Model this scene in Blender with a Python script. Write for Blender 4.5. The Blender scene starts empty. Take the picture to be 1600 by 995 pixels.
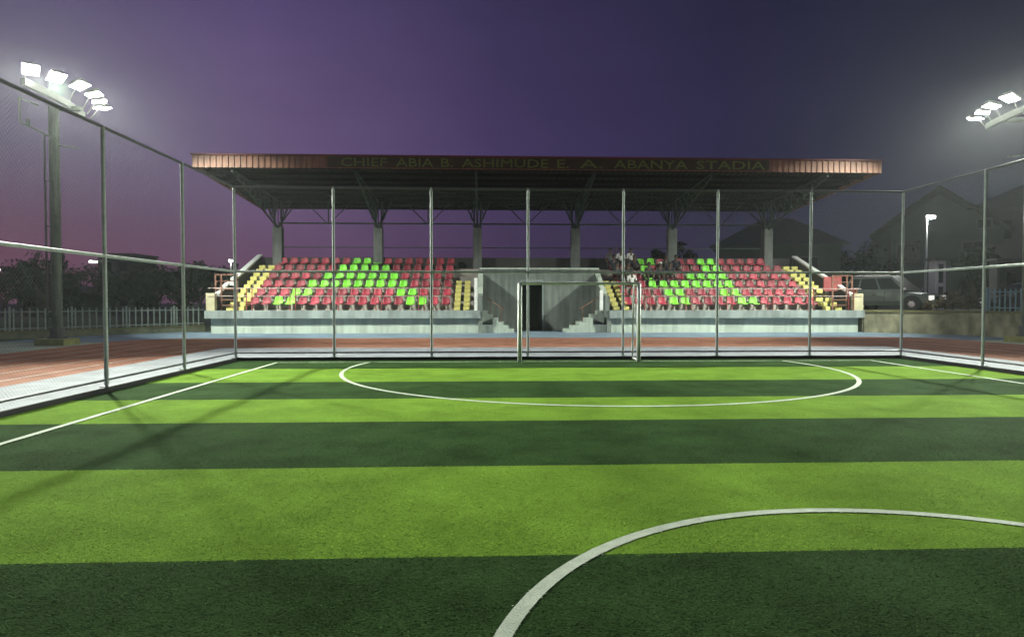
import bpy, bmesh, math, random
import numpy as np
from mathutils import Vector, Matrix, Euler
random.seed(7); rng = np.random.default_rng(7)
S = bpy.context.scene
COL = S.collection
PI = math.pi
R = math.radians

# ---------------------------------------------------------------- camera, world, exposure
cam_d = bpy.data.cameras.new('camera'); cam = bpy.data.objects.new('camera', cam_d); COL.objects.link(cam)
cam.location = (0, 0, 1.545)
cam.rotation_euler = (PI/2 - 0.0262, 0, -0.0422)
cam_d.sensor_width = 36; cam_d.lens = 36*1020/1600
cam_d.clip_start = 0.05; cam_d.clip_end = 3000
S.camera = cam
S.view_settings.view_transform = 'Standard'; S.view_settings.look = 'None'
S.view_settings.exposure = 0; S.view_settings.gamma = 1
S.render.engine = 'CYCLES'
S.cycles.use_denoising = True
S.cycles.max_bounces = 6; S.cycles.diffuse_bounces = 3; S.cycles.glossy_bounces = 3
S.cycles.transparent_max_bounces = 8; S.cycles.volume_bounces = 0
S.cycles.sample_clamp_indirect = 4
S.cycles.use_light_tree = True

def lin(r, g, b):
    f = lambda c: (c/255/12.92) if c/255 <= 0.04045 else ((c/255+0.055)/1.055)**2.4
    return (f(r), f(g), f(b), 1)

W = bpy.data.worlds.new('World'); S.world = W; W.use_nodes = True
nt = W.node_tree; nt.nodes.clear()
def N(t, **k):
    n = nt.nodes.new(t)
    for a, v in k.items(): setattr(n, a, v)
    return n
wo = N('ShaderNodeOutputWorld'); bg = N('ShaderNodeBackground'); tc = N('ShaderNodeTexCoord'); sx = N('ShaderNodeSeparateXYZ')
nt.links.new(tc.outputs['Generated'], sx.inputs[0])
def ramp(stops, src):
    r = N('ShaderNodeValToRGB'); e = r.color_ramp.elements
    e[0].position, e[0].color = stops[0]; e[1].position, e[1].color = stops[-1]
    for p, c in stops[1:-1]:
        x = e.new(p); x.color = c
    nt.links.new(src, r.inputs[0]); return r
mr = N('ShaderNodeMapRange'); mr.inputs['From Min'].default_value = -0.62; mr.inputs['From Max'].default_value = 0.66
nt.links.new(sx.outputs['X'], mr.inputs['Value'])
# dusk: the last pink and violet glow lies to the west (-x), night blue to the east (+x)
low = ramp([(0.0, lin(104, 62, 84)), (0.3, lin(92, 62, 94)), (0.55, lin(62, 47, 78)), (0.78, lin(42, 40, 58)), (1, lin(38, 43, 52))], mr.outputs[0])
mid = ramp([(0.0, lin(88, 76, 104)), (0.25, lin(98, 79, 119)), (0.5, lin(64, 53, 90)), (0.75, lin(40, 37, 66)), (1, lin(34, 37, 54))], mr.outputs[0])
top = ramp([(0.0, lin(68, 64, 96)), (0.25, lin(76, 64, 108)), (0.5, lin(54, 48, 80)), (0.75, lin(36, 35, 60)), (1, lin(31, 35, 50))], mr.outputs[0])
def smooth(a, b):
    m = N('ShaderNodeMapRange', interpolation_type='SMOOTHSTEP'); m.inputs['From Min'].default_value = a; m.inputs['From Max'].default_value = b
    nt.links.new(sx.outputs['Z'], m.inputs['Value']); return m
m1 = N('ShaderNodeMix', data_type='RGBA'); m2 = N('ShaderNodeMix', data_type='RGBA')
nt.links.new(smooth(0.02, 0.22).outputs[0], m1.inputs['Factor']); nt.links.new(low.outputs[0], m1.inputs['A']); nt.links.new(mid.outputs[0], m1.inputs['B'])
nt.links.new(smooth(0.2, 0.5).outputs[0], m2.inputs['Factor']); nt.links.new(m1.outputs['Result'], m2.inputs['A']); nt.links.new(top.outputs[0], m2.inputs['B'])
sn = N('ShaderNodeTexNoise'); sn.inputs['Scale'].default_value = 2.2; sn.inputs['Detail'].default_value = 5
smp = N('ShaderNodeMapping'); smp.inputs['Scale'].default_value = (1, 1, 3.5); nt.links.new(tc.outputs['Generated'], smp.inputs[0]); nt.links.new(smp.outputs[0], sn.inputs['Vector'])
smr = N('ShaderNodeMapRange'); smr.inputs['From Min'].default_value = 0.3; smr.inputs['From Max'].default_value = 0.7; smr.inputs['To Min'].default_value = 0.88; smr.inputs['To Max'].default_value = 1.12
nt.links.new(sn.outputs['Fac'], smr.inputs['Value']); svm = N('ShaderNodeVectorMath'); svm.operation = 'SCALE'
nt.links.new(m2.outputs['Result'], svm.inputs[0]); nt.links.new(smr.outputs[0], svm.inputs['Scale']); nt.links.new(svm.outputs[0], bg.inputs['Color'])
bg.inputs['Strength'].default_value = 1.0
nt.links.new(bg.outputs[0], wo.inputs['Surface'])

LAMP_W = 1000          # watts of one floodlight head
LAMP_COL = (0.93, 1.0, 0.86)

# ---------------------------------------------------------------- materials
def mat(name, col, rough=0.7, var=0.15, scale=3.0, bump=0.0, bscale=None, metal=0.0, emit=None, estr=0.0, col2=None, spec=0.5, trans=0.0):
    m = bpy.data.materials.new(name); m.use_nodes = True
    t = m.node_tree; b = t.nodes['Principled BSDF']
    b.inputs['Roughness'].default_value = rough; b.inputs['Metallic'].default_value = metal
    b.inputs['Specular IOR Level'].default_value = spec
    c = (*col, 1) if len(col) == 3 else col
    tcn = t.nodes.new('ShaderNodeTexCoord')
    nz = t.nodes.new('ShaderNodeTexNoise'); nz.inputs['Scale'].default_value = scale; nz.inputs['Detail'].default_value = 6; nz.inputs['Roughness'].default_value = 0.62
    t.links.new(tcn.outputs['Object'], nz.inputs['Vector'])
    rp = t.nodes.new('ShaderNodeValToRGB'); e = rp.color_ramp.elements
    e[0].position = 0.3; e[1].position = 0.7
    e[0].color = (*[x*(1-var) for x in c[:3]], 1)
    e[1].color = (*[min(1, x*(1+var)) for x in (col2 or c)[:3]], 1)
    t.links.new(nz.outputs['Fac'], rp.inputs[0]); t.links.new(rp.outputs[0], b.inputs['Base Color'])
    if bump:
        n2 = t.nodes.new('ShaderNodeTexNoise'); n2.inputs['Scale'].default_value = bscale or scale*8; n2.inputs['Detail'].default_value = 4
        t.links.new(tcn.outputs['Object'], n2.inputs['Vector'])
        bp = t.nodes.new('ShaderNodeBump'); bp.inputs['Strength'].default_value = bump; bp.inputs['Distance'].default_value = 0.02
        t.links.new(n2.outputs['Fac'], bp.inputs['Height']); t.links.new(bp.outputs[0], b.inputs['Normal'])
    if emit:
        b.inputs['Emission Color'].default_value = (*emit, 1); b.inputs['Emission Strength'].default_value = estr
    if trans: b.inputs['Transmission Weight'].default_value = trans
    return m

M = {}
M['turf_light'] = mat('turf_light', (0.150, 0.262, 0.033), 0.9, 0.22, 1.3, 0.3, 90, spec=0.008)
M['turf_dark'] = mat('turf_dark', (0.033, 0.066, 0.021), 0.9, 0.30, 1.3, 0.3, 90, spec=0.008)
M['turf_white'] = mat('turf_white', (0.50, 0.55, 0.44), 0.8, 0.15, 8, 0.4, 90, spec=0.1)
M['earth'] = mat('earth', (0.055, 0.052, 0.042), 0.95, 0.35, 0.6, 0.4, 8)
M['grass'] = mat('rough_grass', (0.045, 0.07, 0.022), 0.95, 0.4, 1.5, 0.6, 14)
M['track'] = mat('track_red', (0.27, 0.098, 0.054), 0.85, 0.28, 0.9, 0.3, 40, col2=(0.29, 0.125, 0.080), spec=0.1)
M['lane'] = mat('lane_paint', (0.40, 0.34, 0.30), 0.8, 0.4, 2.5)
M['blue'] = mat('blue_paving', (0.14, 0.20, 0.26), 0.8, 0.3, 0.8, 0.2, 20)
M['apron'] = mat('apron_concrete', (0.26, 0.31, 0.24), 0.85, 0.3, 0.7, 0.3, 15)
M['path'] = mat('path_concrete', (0.195, 0.205, 0.235), 0.85, 0.2, 1.2, 0.3, 25)
M['conc'] = mat('stand_concrete', (0.27, 0.31, 0.30), 0.85, 0.16, 1.1, 0.3, 18)
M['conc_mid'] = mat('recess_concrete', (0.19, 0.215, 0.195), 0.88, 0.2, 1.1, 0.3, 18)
M['conc_pale'] = mat('base_concrete', (0.44, 0.50, 0.43), 0.85, 0.14, 1.0, 0.3, 18)
M['conc_dark'] = mat('terrace_concrete', (0.30, 0.27, 0.245), 0.9, 0.25, 1.5, 0.3, 18)
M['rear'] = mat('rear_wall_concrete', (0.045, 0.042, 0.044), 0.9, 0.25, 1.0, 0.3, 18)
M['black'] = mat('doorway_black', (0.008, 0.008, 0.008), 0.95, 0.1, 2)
M['yellow'] = mat('step_yellow', (0.62, 0.56, 0.17), 0.7, 0.22, 9)
M['stepdark'] = mat('step_dark', (0.03, 0.03, 0.026), 0.9, 0.3, 6)
M['white'] = mat('white_paint', (0.80, 0.82, 0.78), 0.5, 0.12, 5)
M['galv'] = mat('galvanised_steel', (0.38, 0.41, 0.40), 0.6, 0.2, 6, metal=0.1, spec=0.3)
M['rail_dark'] = mat('dark_pipe', (0.10, 0.10, 0.11), 0.5, 0.2, 6, metal=0.3)
M['net'] = mat('net_cord', (0.12, 0.16, 0.14), 0.8, 0.1, 3)
M['mast'] = mat('mast_steel', (0.12, 0.155, 0.115), 0.5, 0.3, 1.6, metal=0.2)
M['lampbody'] = mat('lamp_housing', (0.10, 0.10, 0.10), 0.5, 0.1, 6, metal=0.3)
M['lens'] = mat('lamp_lens', (0.8, 0.8, 0.8), 0.4, 0.0, 3, emit=(1.0, 1.0, 0.88), estr=55)
M['lens_small'] = mat('street_lamp_lens', (0.8, 0.8, 0.8), 0.4, 0.0, 3, emit=(1.0, 1.0, 0.97), estr=14)
M['arm'] = mat('arm_steel', (0.05, 0.065, 0.05), 0.6, 0.2, 3)
M['plinth'] = mat('plinth_yellow', (0.30, 0.30, 0.11), 0.85, 0.25, 3)
M['red_seat'] = mat('red_plastic', (0.31, 0.024, 0.048), 0.55, 0.15, 4)
M['green_seat'] = mat('green_plastic', (0.20, 0.68, 0.035), 0.5, 0.12, 4)
M['bracket'] = mat('seat_bracket_steel', (0.38, 0.34, 0.30), 0.6, 0.15, 6)
M['rail_red'] = mat('railing_red', (0.24, 0.045, 0.045), 0.6, 0.2, 6)
M['rail_pink'] = mat('railing_worn', (0.42, 0.30, 0.28), 0.6, 0.25, 6)
M['rust'] = mat('rust_brown', (0.16, 0.07, 0.045), 0.8, 0.35, 4)
M['beige'] = mat('beige_block', (0.46, 0.42, 0.27), 0.85, 0.15, 4)
M['fascia'] = mat('fascia_red', (0.28, 0.125, 0.075), 0.55, 0.18, 2.0)
M['capping'] = mat('roof_capping', (0.16, 0.035, 0.035), 0.6, 0.15, 3)
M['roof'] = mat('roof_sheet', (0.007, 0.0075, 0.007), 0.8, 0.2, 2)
M['truss'] = mat('truss_steel', (0.03, 0.05, 0.04), 0.6, 0.2, 3)
M['column'] = mat('column_concrete', (0.14, 0.15, 0.145), 0.85, 0.18, 2, 0.3, 20)
M['letter'] = mat('letter_green', (0.15, 0.21, 0.04), 0.6, 0.15, 5)
M['picket'] = mat('picket_paint', (0.23, 0.28, 0.25), 0.6, 0.25, 5)
M['picket_blue'] = mat('picket_blue', (0.13, 0.22, 0.27), 0.6, 0.25, 5)
M['kerb_yellow'] = mat('coping_yellow', (0.15, 0.14, 0.055), 0.85, 0.35, 4)
M['fwall'] = mat('footing_wall', (0.16, 0.17, 0.11), 0.9, 0.4, 1.5, 0.3, 14)
M['rwall'] = mat('retaining_render', (0.22, 0.21, 0.13), 0.9, 0.45, 0.8, 0.4, 12, col2=(0.34, 0.32, 0.20))
M['house'] = mat('house_render', (0.065, 0.085, 0.072), 0.9, 0.15, 0.8, 0.2, 12)
M['house_grey'] = mat('house_render_grey', (0.10, 0.105, 0.098), 0.9, 0.15, 0.8, 0.2, 12)
M['tile'] = mat('roof_tiles', (0.05, 0.055, 0.045), 0.85, 0.3, 4, 0.4, 10)
M['glass'] = mat('window_glass', (0.015, 0.018, 0.02), 0.4, 0.05, 2, spec=0.2)
M['bark'] = mat('bark', (0.07, 0.055, 0.04), 0.95, 0.3, 6, 0.5, 30)
M['leaf'] = mat('leaf_green', (0.022, 0.036, 0.02), 0.8, 0.4, 1.2)
M['leaf2'] = mat('leaf_dark', (0.016, 0.028, 0.017), 0.8, 0.4, 1.2)
M['dry'] = mat('dry_shrub', (0.13, 0.10, 0.06), 0.9, 0.4, 3)
M['suv'] = mat('suv_paint', (0.15, 0.175, 0.16), 0.28, 0.05, 2, metal=0.45)
M['sedan'] = mat('sedan_paint', (0.05, 0.065, 0.07), 0.28, 0.05, 2, metal=0.3)
M['tyre'] = mat('tyre_rubber', (0.02, 0.02, 0.02), 0.9, 0.1, 6)
M['chrome'] = mat('chrome', (0.65, 0.66, 0.66), 0.2, 0.05, 4, metal=0.9)
M['lampglass'] = mat('headlight_glass', (0.75, 0.78, 0.76), 0.15, 0.05, 4, metal=0.3, emit=(1, 1, 0.92), estr=0.9)
M['headlight_off'] = mat('headlight_off', (0.3, 0.32, 0.32), 0.2, 0.05, 4, metal=0.3)
M['skin'] = mat('skin', (0.09, 0.05, 0.035), 0.6, 0.1, 8)
M['shirt_white'] = mat('shirt_white', (0.60, 0.60, 0.57), 0.85, 0.1, 9)
M['shirt_black'] = mat('shirt_black', (0.02, 0.02, 0.024), 0.85, 0.1, 9)
M['shirt_grey'] = mat('shirt_grey', (0.10, 0.10, 0.11), 0.85, 0.15, 9)
M['trousers'] = mat('trousers_dark', (0.03, 0.03, 0.04), 0.85, 0.15, 9)
M['hair'] = mat('hair_black', (0.012, 0.011, 0.011), 0.8, 0.1, 9)

def vary(m, what, lo, hi):
    # every fibre / seat its own shade: scatter of the dye, wear and fading
    t = m.node_tree; b = t.nodes['Principled BSDF']; l = b.inputs['Base Color'].links[0]; src = l.from_socket
    g = t.nodes.new('ShaderNodeNewGeometry' if what == 'island' else 'ShaderNodeObjectInfo')
    mr = t.nodes.new('ShaderNodeMapRange'); mr.inputs['To Min'].default_value = lo; mr.inputs['To Max'].default_value = hi
    t.links.new(g.outputs['Random Per Island' if what == 'island' else 'Random'], mr.inputs['Value'])
    vm = t.nodes.new('ShaderNodeVectorMath'); vm.operation = 'SCALE'
    t.links.new(src, vm.inputs[0]); t.links.new(mr.outputs[0], vm.inputs['Scale']); t.links.new(vm.outputs[0], b.inputs['Base Color'])
for k_ in ('turf_light', 'turf_dark', 'turf_white'): M['fibre_'+k_] = M[k_].copy(); vary(M['fibre_'+k_], 'island', 0.62, 1.65)
vary(M['red_seat'], 'object', 0.62, 1.18); vary(M['green_seat'], 'object', 0.78, 1.12)
def stain(m, amount, sc=(0.9, 0.9, 0.12)):
    # rain streaks running down the face
    t = m.node_tree; b = t.nodes['Principled BSDF']; src = b.inputs['Base Color'].links[0].from_socket
    tc = t.nodes.new('ShaderNodeTexCoord'); mp = t.nodes.new('ShaderNodeMapping'); mp.inputs['Scale'].default_value = sc
    nz = t.nodes.new('ShaderNodeTexNoise'); nz.inputs['Scale'].default_value = 4; nz.inputs['Detail'].default_value = 5
    t.links.new(tc.outputs['Object'], mp.inputs[0]); t.links.new(mp.outputs[0], nz.inputs['Vector'])
    mr = t.nodes.new('ShaderNodeMapRange'); mr.inputs['From Min'].default_value = 0.42; mr.inputs['From Max'].default_value = 0.62; mr.inputs['To Min'].default_value = 1.0; mr.inputs['To Max'].default_value = 1-amount
    t.links.new(nz.outputs['Fac'], mr.inputs['Value']); vm = t.nodes.new('ShaderNodeVectorMath'); vm.operation = 'SCALE'
    t.links.new(src, vm.inputs[0]); t.links.new(mr.outputs[0], vm.inputs['Scale']); t.links.new(vm.outputs[0], b.inputs['Base Color'])
stain(M['conc'], 0.32); stain(M['conc_mid'], 0.35); stain(M['conc_pale'], 0.25); stain(M['rwall'], 0.4, (0.5, 0.5, 0.25)); stain(M['mast'], 0.35, (3, 3, 0.3)); stain(M['column'], 0.3); stain(M['fascia'], 0.25, (1.5, 1.5, 0.2)); stain(M['path'], 0.2, (0.6, 0.25, 1))

# ---------------------------------------------------------------- helpers
class MB:
    def __init__(s): s.v = []; s.f = []; s.m = []
    def add(s, vs, fs, m=0):
        o = len(s.v); s.v += [tuple(v) for v in vs]; s.f += [tuple(i+o for i in f) for f in fs]; s.m += [m]*len(fs); return s
    def box(s, c, d, m=0, rz=0.0, rx=0.0, ry=0.0):
        h = [x/2 for x in d]; mt = Euler((rx, ry, rz)).to_matrix(); c = Vector(c)
        vs = [c + mt @ Vector((a*h[0], b*h[1], e*h[2])) for e in (-1, 1) for b in (-1, 1) for a in (-1, 1)]
        return s.add(vs, [(0, 2, 3, 1), (4, 5, 7, 6), (0, 1, 5, 4), (2, 6, 7, 3), (0, 4, 6, 2), (1, 3, 7, 5)], m)
    def bar(s, p, q, r, n=6, r2=None, m=0, caps=True):
        p, q = Vector(p), Vector(q); d = (q-p)
        if d.length < 1e-6: return s
        d.normalize(); a = d.cross(Vector((0, 0, 1)) if abs(d.z) < 0.9 else Vector((1, 0, 0))).normalized(); b = d.cross(a)
        r2 = r if r2 is None else r2
        vs = [p + (a*math.cos(2*PI*k/n) + b*math.sin(2*PI*k/n))*r for k in range(n)] + [q + (a*math.cos(2*PI*k/n) + b*math.sin(2*PI*k/n))*r2 for k in range(n)]
        fs = [(k, (k+1) % n, n+(k+1) % n, n+k) for k in range(n)]
        if caps: fs += [tuple(range(n-1, -1, -1)), tuple(range(n, 2*n))]
        return s.add(vs, fs, m)
    def path(s, pts, r, n=6, m=0):
        for a, b in zip(pts[:-1], pts[1:]): s.bar(a, b, r, n, m=m)
        return s
    def sq(s, p, q, w, h, m=0):          # square bar between two points
        p, q = Vector(p), Vector(q); d = (q-p).normalized()
        a = d.cross(Vector((0, 0, 1)) if abs(d.z) < 0.9 else Vector((0, 1, 0))).normalized()*w/2; b = d.cross(a).normalized()*h/2
        vs = [p-a-b, p+a-b, p+a+b, p-a+b, q-a-b, q+a-b, q+a+b, q-a+b]
        return s.add(vs, [(0, 3, 2, 1), (4, 5, 6, 7), (0, 1, 5, 4), (1, 2, 6, 5), (2, 3, 7, 6), (3, 0, 4, 7)], m)
    def prism(s, poly, ax, lo, hi, m=0):  # polygon (2-D) swept along axis ax
        def P(u, w, t): return {'x': (t, u, w), 'y': (u, t, w), 'z': (u, w, t)}[ax]
        n = len(poly)
        vs = [P(u, w, lo) for u, w in poly] + [P(u, w, hi) for u, w in poly]
        fs = [(k, (k+1) % n, n+(k+1) % n, n+k) for k in range(n)] + [tuple(range(n-1, -1, -1)), tuple(range(n, 2*n))]
        return s.add(vs, fs, m)
    def build(s, name, ms, parent=None, smooth=False, fix=True):
        me = bpy.data.meshes.new(name); me.from_pydata(s.v, [], s.f)
        ms = ms if isinstance(ms, (list, tuple)) else [ms]
        for x in ms: me.materials.append(x)
        if len(ms) > 1: me.polygons.foreach_set('material_index', s.m)
        if fix:
            b = bmesh.new(); b.from_mesh(me); bmesh.ops.recalc_face_normals(b, faces=b.faces); b.to_mesh(me); b.free()
        if smooth: me.polygons.foreach_set('use_smooth', [True]*len(me.polygons))
        o = bpy.data.objects.new(name, me); COL.objects.link(o)
        if parent: o.parent = parent
        return o
def tag(o, label=None, cat=None, group=None, kind=None):
    if label: o['label'] = label
    if cat: o['category'] = cat
    if group: o['group'] = group
    if kind: o['kind'] = kind
    return o
def empty(name, loc=(0, 0, 0), rz=0.0):
    o = bpy.data.objects.new(name, None); COL.objects.link(o); o.location = loc; o.rotation_euler = (0, 0, rz); o.empty_display_size = 0.3; return o
def share(name, me, parent, loc=(0, 0, 0), rot=(0, 0, 0)):
    o = bpy.data.objects.new(name, me); COL.objects.link(o); o.parent = parent; o.location = loc; o.rotation_euler = rot; return o
def copy_tree(o, parent=None):
    c = o.copy(); COL.objects.link(c)
    if parent: c.parent = parent
    for ch in list(o.children): copy_tree(ch, c)
    return c
def sheet(name, x0, y0, x1, y1, z, m, parent=None, nx=1, ny=1):
    b = MB(); xs = np.linspace(x0, x1, nx+1); ys = np.linspace(y0, y1, ny+1)
    vs = [(x, y, z) for y in ys for x in xs]
    fs = [(j*(nx+1)+i, j*(nx+1)+i+1, (j+1)*(nx+1)+i+1, (j+1)*(nx+1)+i) for j in range(ny) for i in range(nx)]
    return b.add(vs, fs).build(name, m, parent, fix=False)
ORD = ['first', 'second', 'third', 'fourth', 'fifth', 'sixth', 'seventh', 'eighth', 'ninth', 'tenth', 'eleventh', 'twelfth', 'thirteenth', 'fourteenth', 'fifteenth', 'sixteenth', 'seventeenth']

# ---------------------------------------------------------------- the setting: ground, pitch, path, track
XC, HW, YF, HF = 2.43, 8.905, 17.32, 4.51        # pitch centre, half width between fences, back fence, fence height
XL, XR, YB = XC-HW, XC+HW, -13.0
tag(sheet('ground', -420, -80, 420, 520, -0.03, M['earth']), kind='structure')
pitch = empty('pitch'); tag(pitch, kind='structure')
edges = [YB, -9.6, -7.4, -5.2, -2.9, -0.7, 1.7, 3.93, 6.1, 8.42, 10.42, 12.62, 15.12, YF-0.02]
light_at = lambda k: (k % 2) == 1
for k, (a, b) in enumerate(zip(edges[:-1], edges[1:])):
    dark = (k % 2 == 0)
    sheet('turf_strip', XL, a, XR, b, 0.0, M['turf_dark' if dark else 'turf_light'], pitch, 12, 2)
def band_is_dark(y):
    return np.searchsorted(np.array(edges), y, side='right') % 2 == 1
YG, YD, RD, RC, YC = 16.61, 15.03, 5.55, 2.46, 2.225
TW = 7.65
def line_strip(name, pts, w, z=0.006, closed=False):
    b = MB(); n = len(pts); vs = []
    for i, p in enumerate(pts):
        p = Vector((p[0], p[1])); a = Vector(pts[i-1][:2]) if (i or closed) else p; c = Vector(pts[(i+1) % n][:2]) if (i < n-1 or closed) else p
        d = (c-a).normalized(); q = Vector((-d.y, d.x))*w/2
        vs += [(p.x+q.x, p.y+q.y, z), (p.x-q.x, p.y-q.y, z)]
    fs = [(2*i, 2*i+1, (2*i+3) % (2*n), (2*i+2) % (2*n)) for i in range(n if closed else n-1)]
    o = b.add(vs, fs).build(name, M['turf_white'], pitch, fix=False); return o
LW = 0.085
line_strip('centre_circle_line', [(XC+RC*math.cos(t), YC+RC*math.sin(t)) for t in np.linspace(0, 2*PI, 120, endpoint=False)], LW, closed=True)
tD = math.asin((YG-YD)/RD)
line_strip('goal_area_line', [(XC-0.02+RD*math.cos(t), YD+RD*math.sin(t)) for t in np.linspace(tD, -PI-tD, 90)], LW)
line_strip('goal_line', [(XC-TW+0.05, YG), (XC+TW-0.05, YG)], 0.06, 0.010)
line_strip('touch_line', [(XC-TW, YB+2), (XC-TW, YG+0.03)], LW, 0.010)
line_strip('touch_line', [(XC+TW, YB+2), (XC+TW, YG+0.03)], LW, 0.010)
line_strip('halfway_line', [(XC-TW+0.05, YC), (XC+TW-0.05, YC)], LW, 0.010)

def turf_blades():
    # upright fibres: dense near the centre spot end, thinning with distance
    n = 430000
    u = rng.random(n); y = (math.sqrt(1.9) + u*(math.sqrt(17.2)-math.sqrt(1.9)))**2
    x = (rng.random(n)*(1.72*y+1.6)) - 0.83*y - 0.6
    k = (x > XL+0.03) & (x < XR-0.03); x, y = x[k], y[k]; n = len(x)
    h = (0.001+0.0026*rng.random(n)); w = 0.0016+0.00045*y*(0.6+0.8*rng.random(n))
    th = np.where(rng.random(n) < 0.5, PI/2, -PI/2)+rng.normal(0, 0.6, n); le = 0.010+0.012*rng.random(n); lx = -np.sin(th)*le; ly = np.cos(th)*le
    P = np.zeros((n, 3, 3), np.float32)
    P[:, 0] = np.c_[x-np.cos(th)*w, y-np.sin(th)*w, np.full(n, 0.001)]; P[:, 1] = np.c_[x+np.cos(th)*w, y+np.sin(th)*w, np.full(n, 0.001)]
    P[:, 2] = np.c_[x+lx, y+ly, h]
    cr = (P[:, 1, 0]-P[:, 0, 0])*(P[:, 2, 1]-P[:, 0, 1])-(P[:, 1, 1]-P[:, 0, 1])*(P[:, 2, 0]-P[:, 0, 0])
    sw = cr < 0; tmp = P[sw, 0].copy(); P[sw, 0] = P[sw, 1]; P[sw, 1] = tmp      # every fibre's upper side faces up
    mi = np.where(band_is_dark(y+rng.normal(0, 0.014, n)+0.012*np.sin(x*2.3)+0.008*np.sin(x*7.1+1)), 1, 0)
    jit = rng.normal(0, 0.006, n)
    on = np.abs(np.hypot(x-XC, y-YC)-RC+jit) < LW/2
    on |= (np.abs(np.hypot(x-XC+0.02, y-YD)-RD+jit) < LW/2) & (y < YG)
    on |= (np.abs(y-YG+jit) < 0.03) & (np.abs(x-XC) < TW)
    on |= (np.abs(np.abs(x-XC)-TW+jit) < LW/2) & (y < YG)
    on |= (np.abs(y-YC+jit) < LW/2) & (np.abs(x-XC) < TW)
    mi[on] = 2
    me = bpy.data.meshes.new('turf_blades'); me.vertices.add(3*n); me.vertices.foreach_set('co', P.ravel())
    me.loops.add(3*n); me.loops.foreach_set('vertex_index', np.arange(3*n, dtype=np.int32))
    me.polygons.add(n); me.polygons.foreach_set('loop_start', np.arange(0, 3*n, 3, dtype=np.int32))
    for m in ('turf_light', 'turf_dark', 'turf_white'): me.materials.append(M['fibre_'+m])
    me.polygons.foreach_set('material_index', mi.astype(np.int32)); me.update(calc_edges=True)
    nv = rng.normal(0, 0.26, (n, 3)); nv[:, 2] = 1; nv /= np.linalg.norm(nv, axis=1)[:, None]
    me.polygons.foreach_set('use_smooth', [True]*n); me.normals_split_custom_set_from_vertices(np.repeat(nv, 3, 0))
    o = bpy.data.objects.new('turf_blades', me); COL.objects.link(o); tag(o, 'short green artificial turf fibres standing on the pitch', 'turf', kind='stuff')
turf_blades()

# raised pale path round the pitch, its inner side is the kerb
PZ = 0.075
pa = MB()
def ring(b, ix0, ix1, iy0, iy1, ox0, ox1, oy0, oy1, zb, zt):
    b.box(((ox0+ix0)/2, (oy0+iy1)/2, (zb+zt)/2), (ix0-ox0, iy1-oy0, zt-zb))
    b.box(((ox1+ix1)/2, (oy0+iy1)/2, (zb+zt)/2), (ox1-ix1, iy1-oy0, zt-zb))
    b.box(((ox0+ox1)/2, (iy1+oy1)/2, (zb+zt)/2), (ox1-ox0, oy1-iy1, zt-zb))
ring(pa, XL+0.02, XR-0.02, YB, YF-0.03, -8.3, 13.15, YB, 20.85, -0.02, PZ)
tag(pa.build('path', M['path']), kind='structure')
ke = MB(); o_ = 0.004
ke.box((XL+0.02, (YB+YF)/2, 0.036), (0.05, YF-YB-0.06, 0.086)); ke.box((XR-0.02, (YB+YF)/2, 0.036), (0.05, YF-YB-0.06, 0.086)); ke.box((XC, YF-0.03, 0.036), (2*HW-0.08, 0.05, 0.086))
tag(ke.build('kerb', M['tyre']), kind='structure')
# running track, lanes and paving beyond
def rring(x0, x1, y0, y1, rad, n=10):
    pts = [(x0, y0)]
    for (cx, cy, a0) in ((x0+rad, y1-rad, PI), (x1-rad, y1-rad, PI/2)):
        for t in np.linspace(a0, a0-PI/2, n): pts.append((cx+rad*math.cos(t), cy+rad*math.sin(t)))
    pts.append((x1, y0)); return pts
inn = rring(-8.3, 13.15, YB, 20.85, 0.3); out = rring(-14.1, 19.0, YB, 27.4, 2.2)
tr = MB(); n = len(inn)
tr.add([(x, y, 0.012) for x, y in inn]+[(x, y, 0.012) for x, y in out], [(i, i+1, n+i+1, n+i) for i in range(n-1)])
track = tr.build('running_track', M['track']); tag(track, kind='structure')
for k in range(1, 6):
    f = k/6; lp = [((1-f)*a[0]+f*b[0], (1-f)*a[1]+f*b[1]) for a, b in zip(inn, out)]
    b = MB(); vs = []
    for i, p in enumerate(lp):
        a = Vector(lp[max(i-1, 0)]); c = Vector(lp[min(i+1, n-1)]); d = (c-a).normalized(); q = Vector((-d.y, d.x))*0.03
        vs += [(p[0]+q.x, p[1]+q.y, 0.018), (p[0]-q.x, p[1]-q.y, 0.018)]
    b.add(vs, [(2*i, 2*i+1, 2*i+3, 2*i+2) for i in range(n-1)]).build('lane_line', M['lane'], track, fix=False)
bl = MB(); o2 = rring(-18.5, 23.5, 25.6, 33.5, 3.0); o1 = rring(-14.1, 19.0, 25.2, 27.4, 2.2)
bl.add([(x, y, 0.004) for x, y in o1]+[(x, y, 0.004) for x, y in o2], [(i, i+1, n+i+1, n+i) for i in range(n-1)])
tag(bl.build('blue_pavement', M['blue']), kind='structure')
tag(sheet('left_apron', -19, YB, -14.1, 25.58, -0.004, M['apron']), kind='structure')
tag(sheet('right_apron', 19.0, YB, 24, 25.58, -0.004, M['apron']), kind='structure')

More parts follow.
